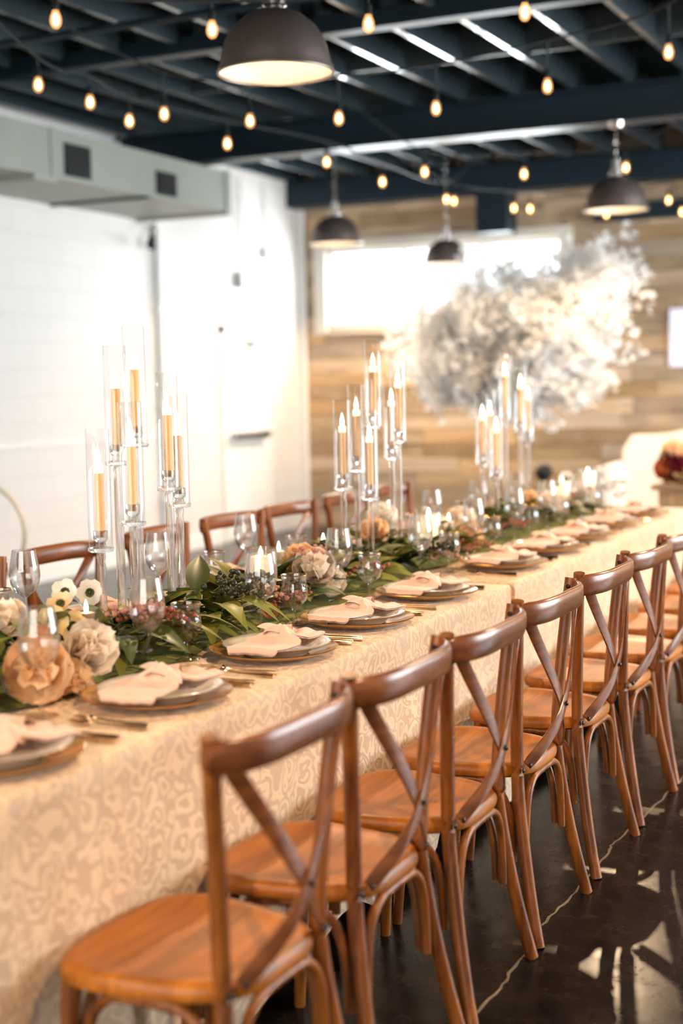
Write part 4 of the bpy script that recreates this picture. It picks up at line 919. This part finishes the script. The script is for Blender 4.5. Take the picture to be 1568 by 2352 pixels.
for c in tips:
    for i in range(64):
        u = TR.betavariate(3, 1.6); idx = u*(len(c)-1); a = int(idx); p = c[a].lerp(c[min(a+1, len(c)-1)], idx-a)
        p = p+Vector((TR.gauss(0, .085), TR.gauss(0, .085), TR.gauss(-.01, .08)))
        if i < 11 and cnt < 286: O('blossom', TR.choice(PUFF), t, p, (TR.uniform(0, 6), TR.uniform(0, 6), TR.uniform(0, 6)), TR.uniform(1.1, 1.6)); cnt += 1
        else:
            me = TR.choice(PUFF); rot = Matrix.Rotation(TR.uniform(0, 6), 3, 'X')@Matrix.Rotation(TR.uniform(0, 6), 3, 'Y'); s = TR.uniform(.9, 1.5)
            mass.add([p+rot@(v.co*s) for v in me.vertices], [tuple(q.vertices) for q in me.polygons])
ms = O('blossom_mass', mass.mesh('blossom_mass', 'blossom', False, fix=False), t); ms['kind'] = 'stuff'

# ------------------------------------------------------------------ couple's table and settee
st = thing('farm_table', 'wooden farm table before the cream settee', 'table', (-1.35, 9.55, 0))
for k in range(4): O('plank', MB().bbox(-.86, .86, -.34+k*.17+.002, -.34+(k+1)*.17-.002, .72, .755, .004).mesh('tplank', 'farm_wood', False), st)
O('apron', MB().box(-.80, .80, -.31, -.285, .60, .72).mesh('apron', 'farm_wood', False), st); O('apron', MB().box(-.80, .80, .285, .31, .60, .72).mesh('apron', 'farm_wood', False), st)
for sx_ in (-1, 1):
    for sy_ in (-1, 1): O('leg', MB().bbox(sx_*.77-.045, sx_*.77+.045, sy_*.28-.045, sy_*.28+.045, 0, .72).mesh('ftleg', 'farm_wood', False), st)
gt = thing('leaf_garland', 'dark leafy garland on the wooden farm table', 'garland', (0, 0, 0))
O('vine', MB().tube([(-2.15, 9.30, .77), (-1.35, 9.32, .775), (-.6, 9.30, .77)], .008, 6).mesh('vine', 'twig'), gt)
for i in range(90):
    x = RNG.uniform(-2.15, -.7); O('leaf', RNG.choice([LV[1], LV[4], LV[0], LV[3]]), gt, (x, 9.32+RNG.gauss(0, .05), .775+RNG.uniform(0, .05)), (RNG.uniform(-.5, .5), RNG.uniform(-.6, .15), RNG.uniform(-3, 3)), RNG.uniform(.9, 1.3))
for (x, y, k, s, lab) in ((1550, 1080, 'petal_red', 1.7, 'burgundy rose on the farm table garland'), (1545, 1045, 'petal_peach', 1.4, 'peach rose raised on the farm table garland'), (1528, 1085, 'petal_rust', 1.5, 'coral rose on the farm table garland'), (1558, 1100, 'petal_yellow', 1.3, 'butter rose low on the farm table garland'), (1538, 1062, 'petal_red', 1.3, 'small burgundy rose above the coral rose')):
    rose(aty(x, y, 9.32), (.3, -.8, .4), s, k, lab, 'roses on the farm table')
p = aty(1437, 1100, 9.45)
cv = thing('pillar_candle', 'lit peach pillar candle on the end of the farm table', 'candle', (-2.12, 9.5, .756)); O('wax', pil_m, cv, (0, 0, 0), (0, 0, 0), (1, 1, 1.3)); O('flame', plf_m, cv, (0, 0, .028), (0, 0, 0), 1.15)
sf = thing('settee', 'cream upholstered settee behind the farm table', 'settee', (-1.95, 10.75, 0))
def backrest():
    mb = MB(); n = 30; v = []; f = []
    for side, yy in ((0, .02), (1, .16)):
        for i in range(n+1):
            u = i/n; x = -.84+u*1.68; zt = 1.02+.13*math.sin(PI*u)**2.2-.03*math.sin(PI*u*2)**2
            e = min(1, min(u, 1-u)/.045); zt -= .09*(1-math.sqrt(max(0, 1-(1-e)**2)))
            for k, z in enumerate((.38, .6, .8, zt-.03, zt-.008, zt)):
                bulge = (.03, .045, .05, .035, .015, -.03)[k]; v.append((x, yy+(-bulge if side == 0 else bulge*.5), z))
    m_ = 6; h = (n+1)*m_
    for s_ in (0, 1):
        for i in range(n):
            for k in range(m_-1):
                a = s_*h+i*m_+k; q = (a, a+m_, a+m_+1, a+1); f.append(q if s_ == 0 else tuple(reversed(q)))
    for i in range(n):
        a = i*m_+m_-1; f.append((a, a+m_, h+a+m_, h+a)); a = i*m_; f.append((a, h+a, h+a+m_, a+m_))
    for i in (0, n):
        for k in range(m_-1): a = i*m_+k; q = (a, a+1, h+a+1, h+a); f.append(q)
    return mb.add(v, f).mesh('backrest', 'settee')
O('backrest', backrest(), sf)
O('seat_base', MB().bbox(-.86, .86, -.55, .12, .16, .36, .02).mesh('sb', 'settee'), sf)
O('cushion', MB().bbox(-.78, .78, -.57, .0, .36, .47, .04).mesh('cu', 'settee'), sf)
for sx_ in (-1, 1):
    mb = MB(); mb.bbox(sx_*.89-.07, sx_*.89+.07, -.56, .12, .16, .66, .02); mb.tube([(sx_*.90, -.58, .70), (sx_*.90, .12, .72)], [.095, .095], 18); O('arm', mb.mesh('arm', 'settee'), sf)
    for y in (-.5, .08): O('leg', MB().lathe([(.015, 0), (.03, .16)], 10, (sx_*.8, y, 0)).mesh('sleg', 'farm_wood'), sf)
# hoop stand by the white wall
hp = thing('hoop_stand', 'thin pale gold hoop on a stand by the white wall', 'hoop', (-5.12, 6.0, 0), .45)
O('hoop', MB().tube([(.29*math.cos(a), 0, .68+.29*math.sin(a)) for a in [2*PI*i/48 for i in range(49)]], .012, 8, up=(0, 1, 0), cap=False).mesh('hoop', 'hoop'), hp)
O('foot', MB().box(-.2, .2, -.1, .1, 0, .02).mesh('foot', 'hoop', False), hp); O('post', MB().tube([(0, 0, .02), (0, 0, .40)], .012, 8).mesh('post', 'hoop'), hp)
# small dark speaker on a stand by the plank wall
v = aty(1248, 1085, 12.3)
sp = thing('speaker', 'small round black speaker on a slim stand by the plank wall', 'speaker', (v.x, 12.3, 0))
O('head', MB().lathe([(0, -.08), (.05, -.065), (.08, -.02), (.08, .02), (.05, .065), (0, .08)], 16, (0, 0, v.z)).mesh('sphead', 'socket'), sp); O('pole', MB().tube([(0, 0, .02), (0, 0, v.z-.06)], .012, 8).mesh('pole', 'socket'), sp); O('base', MB().lathe([(0, 0), (.13, 0), (.13, .015), (0, .02)], 18).mesh('base', 'socket'), sp)
print('objects', len(bpy.data.objects), 'planks', pcount)
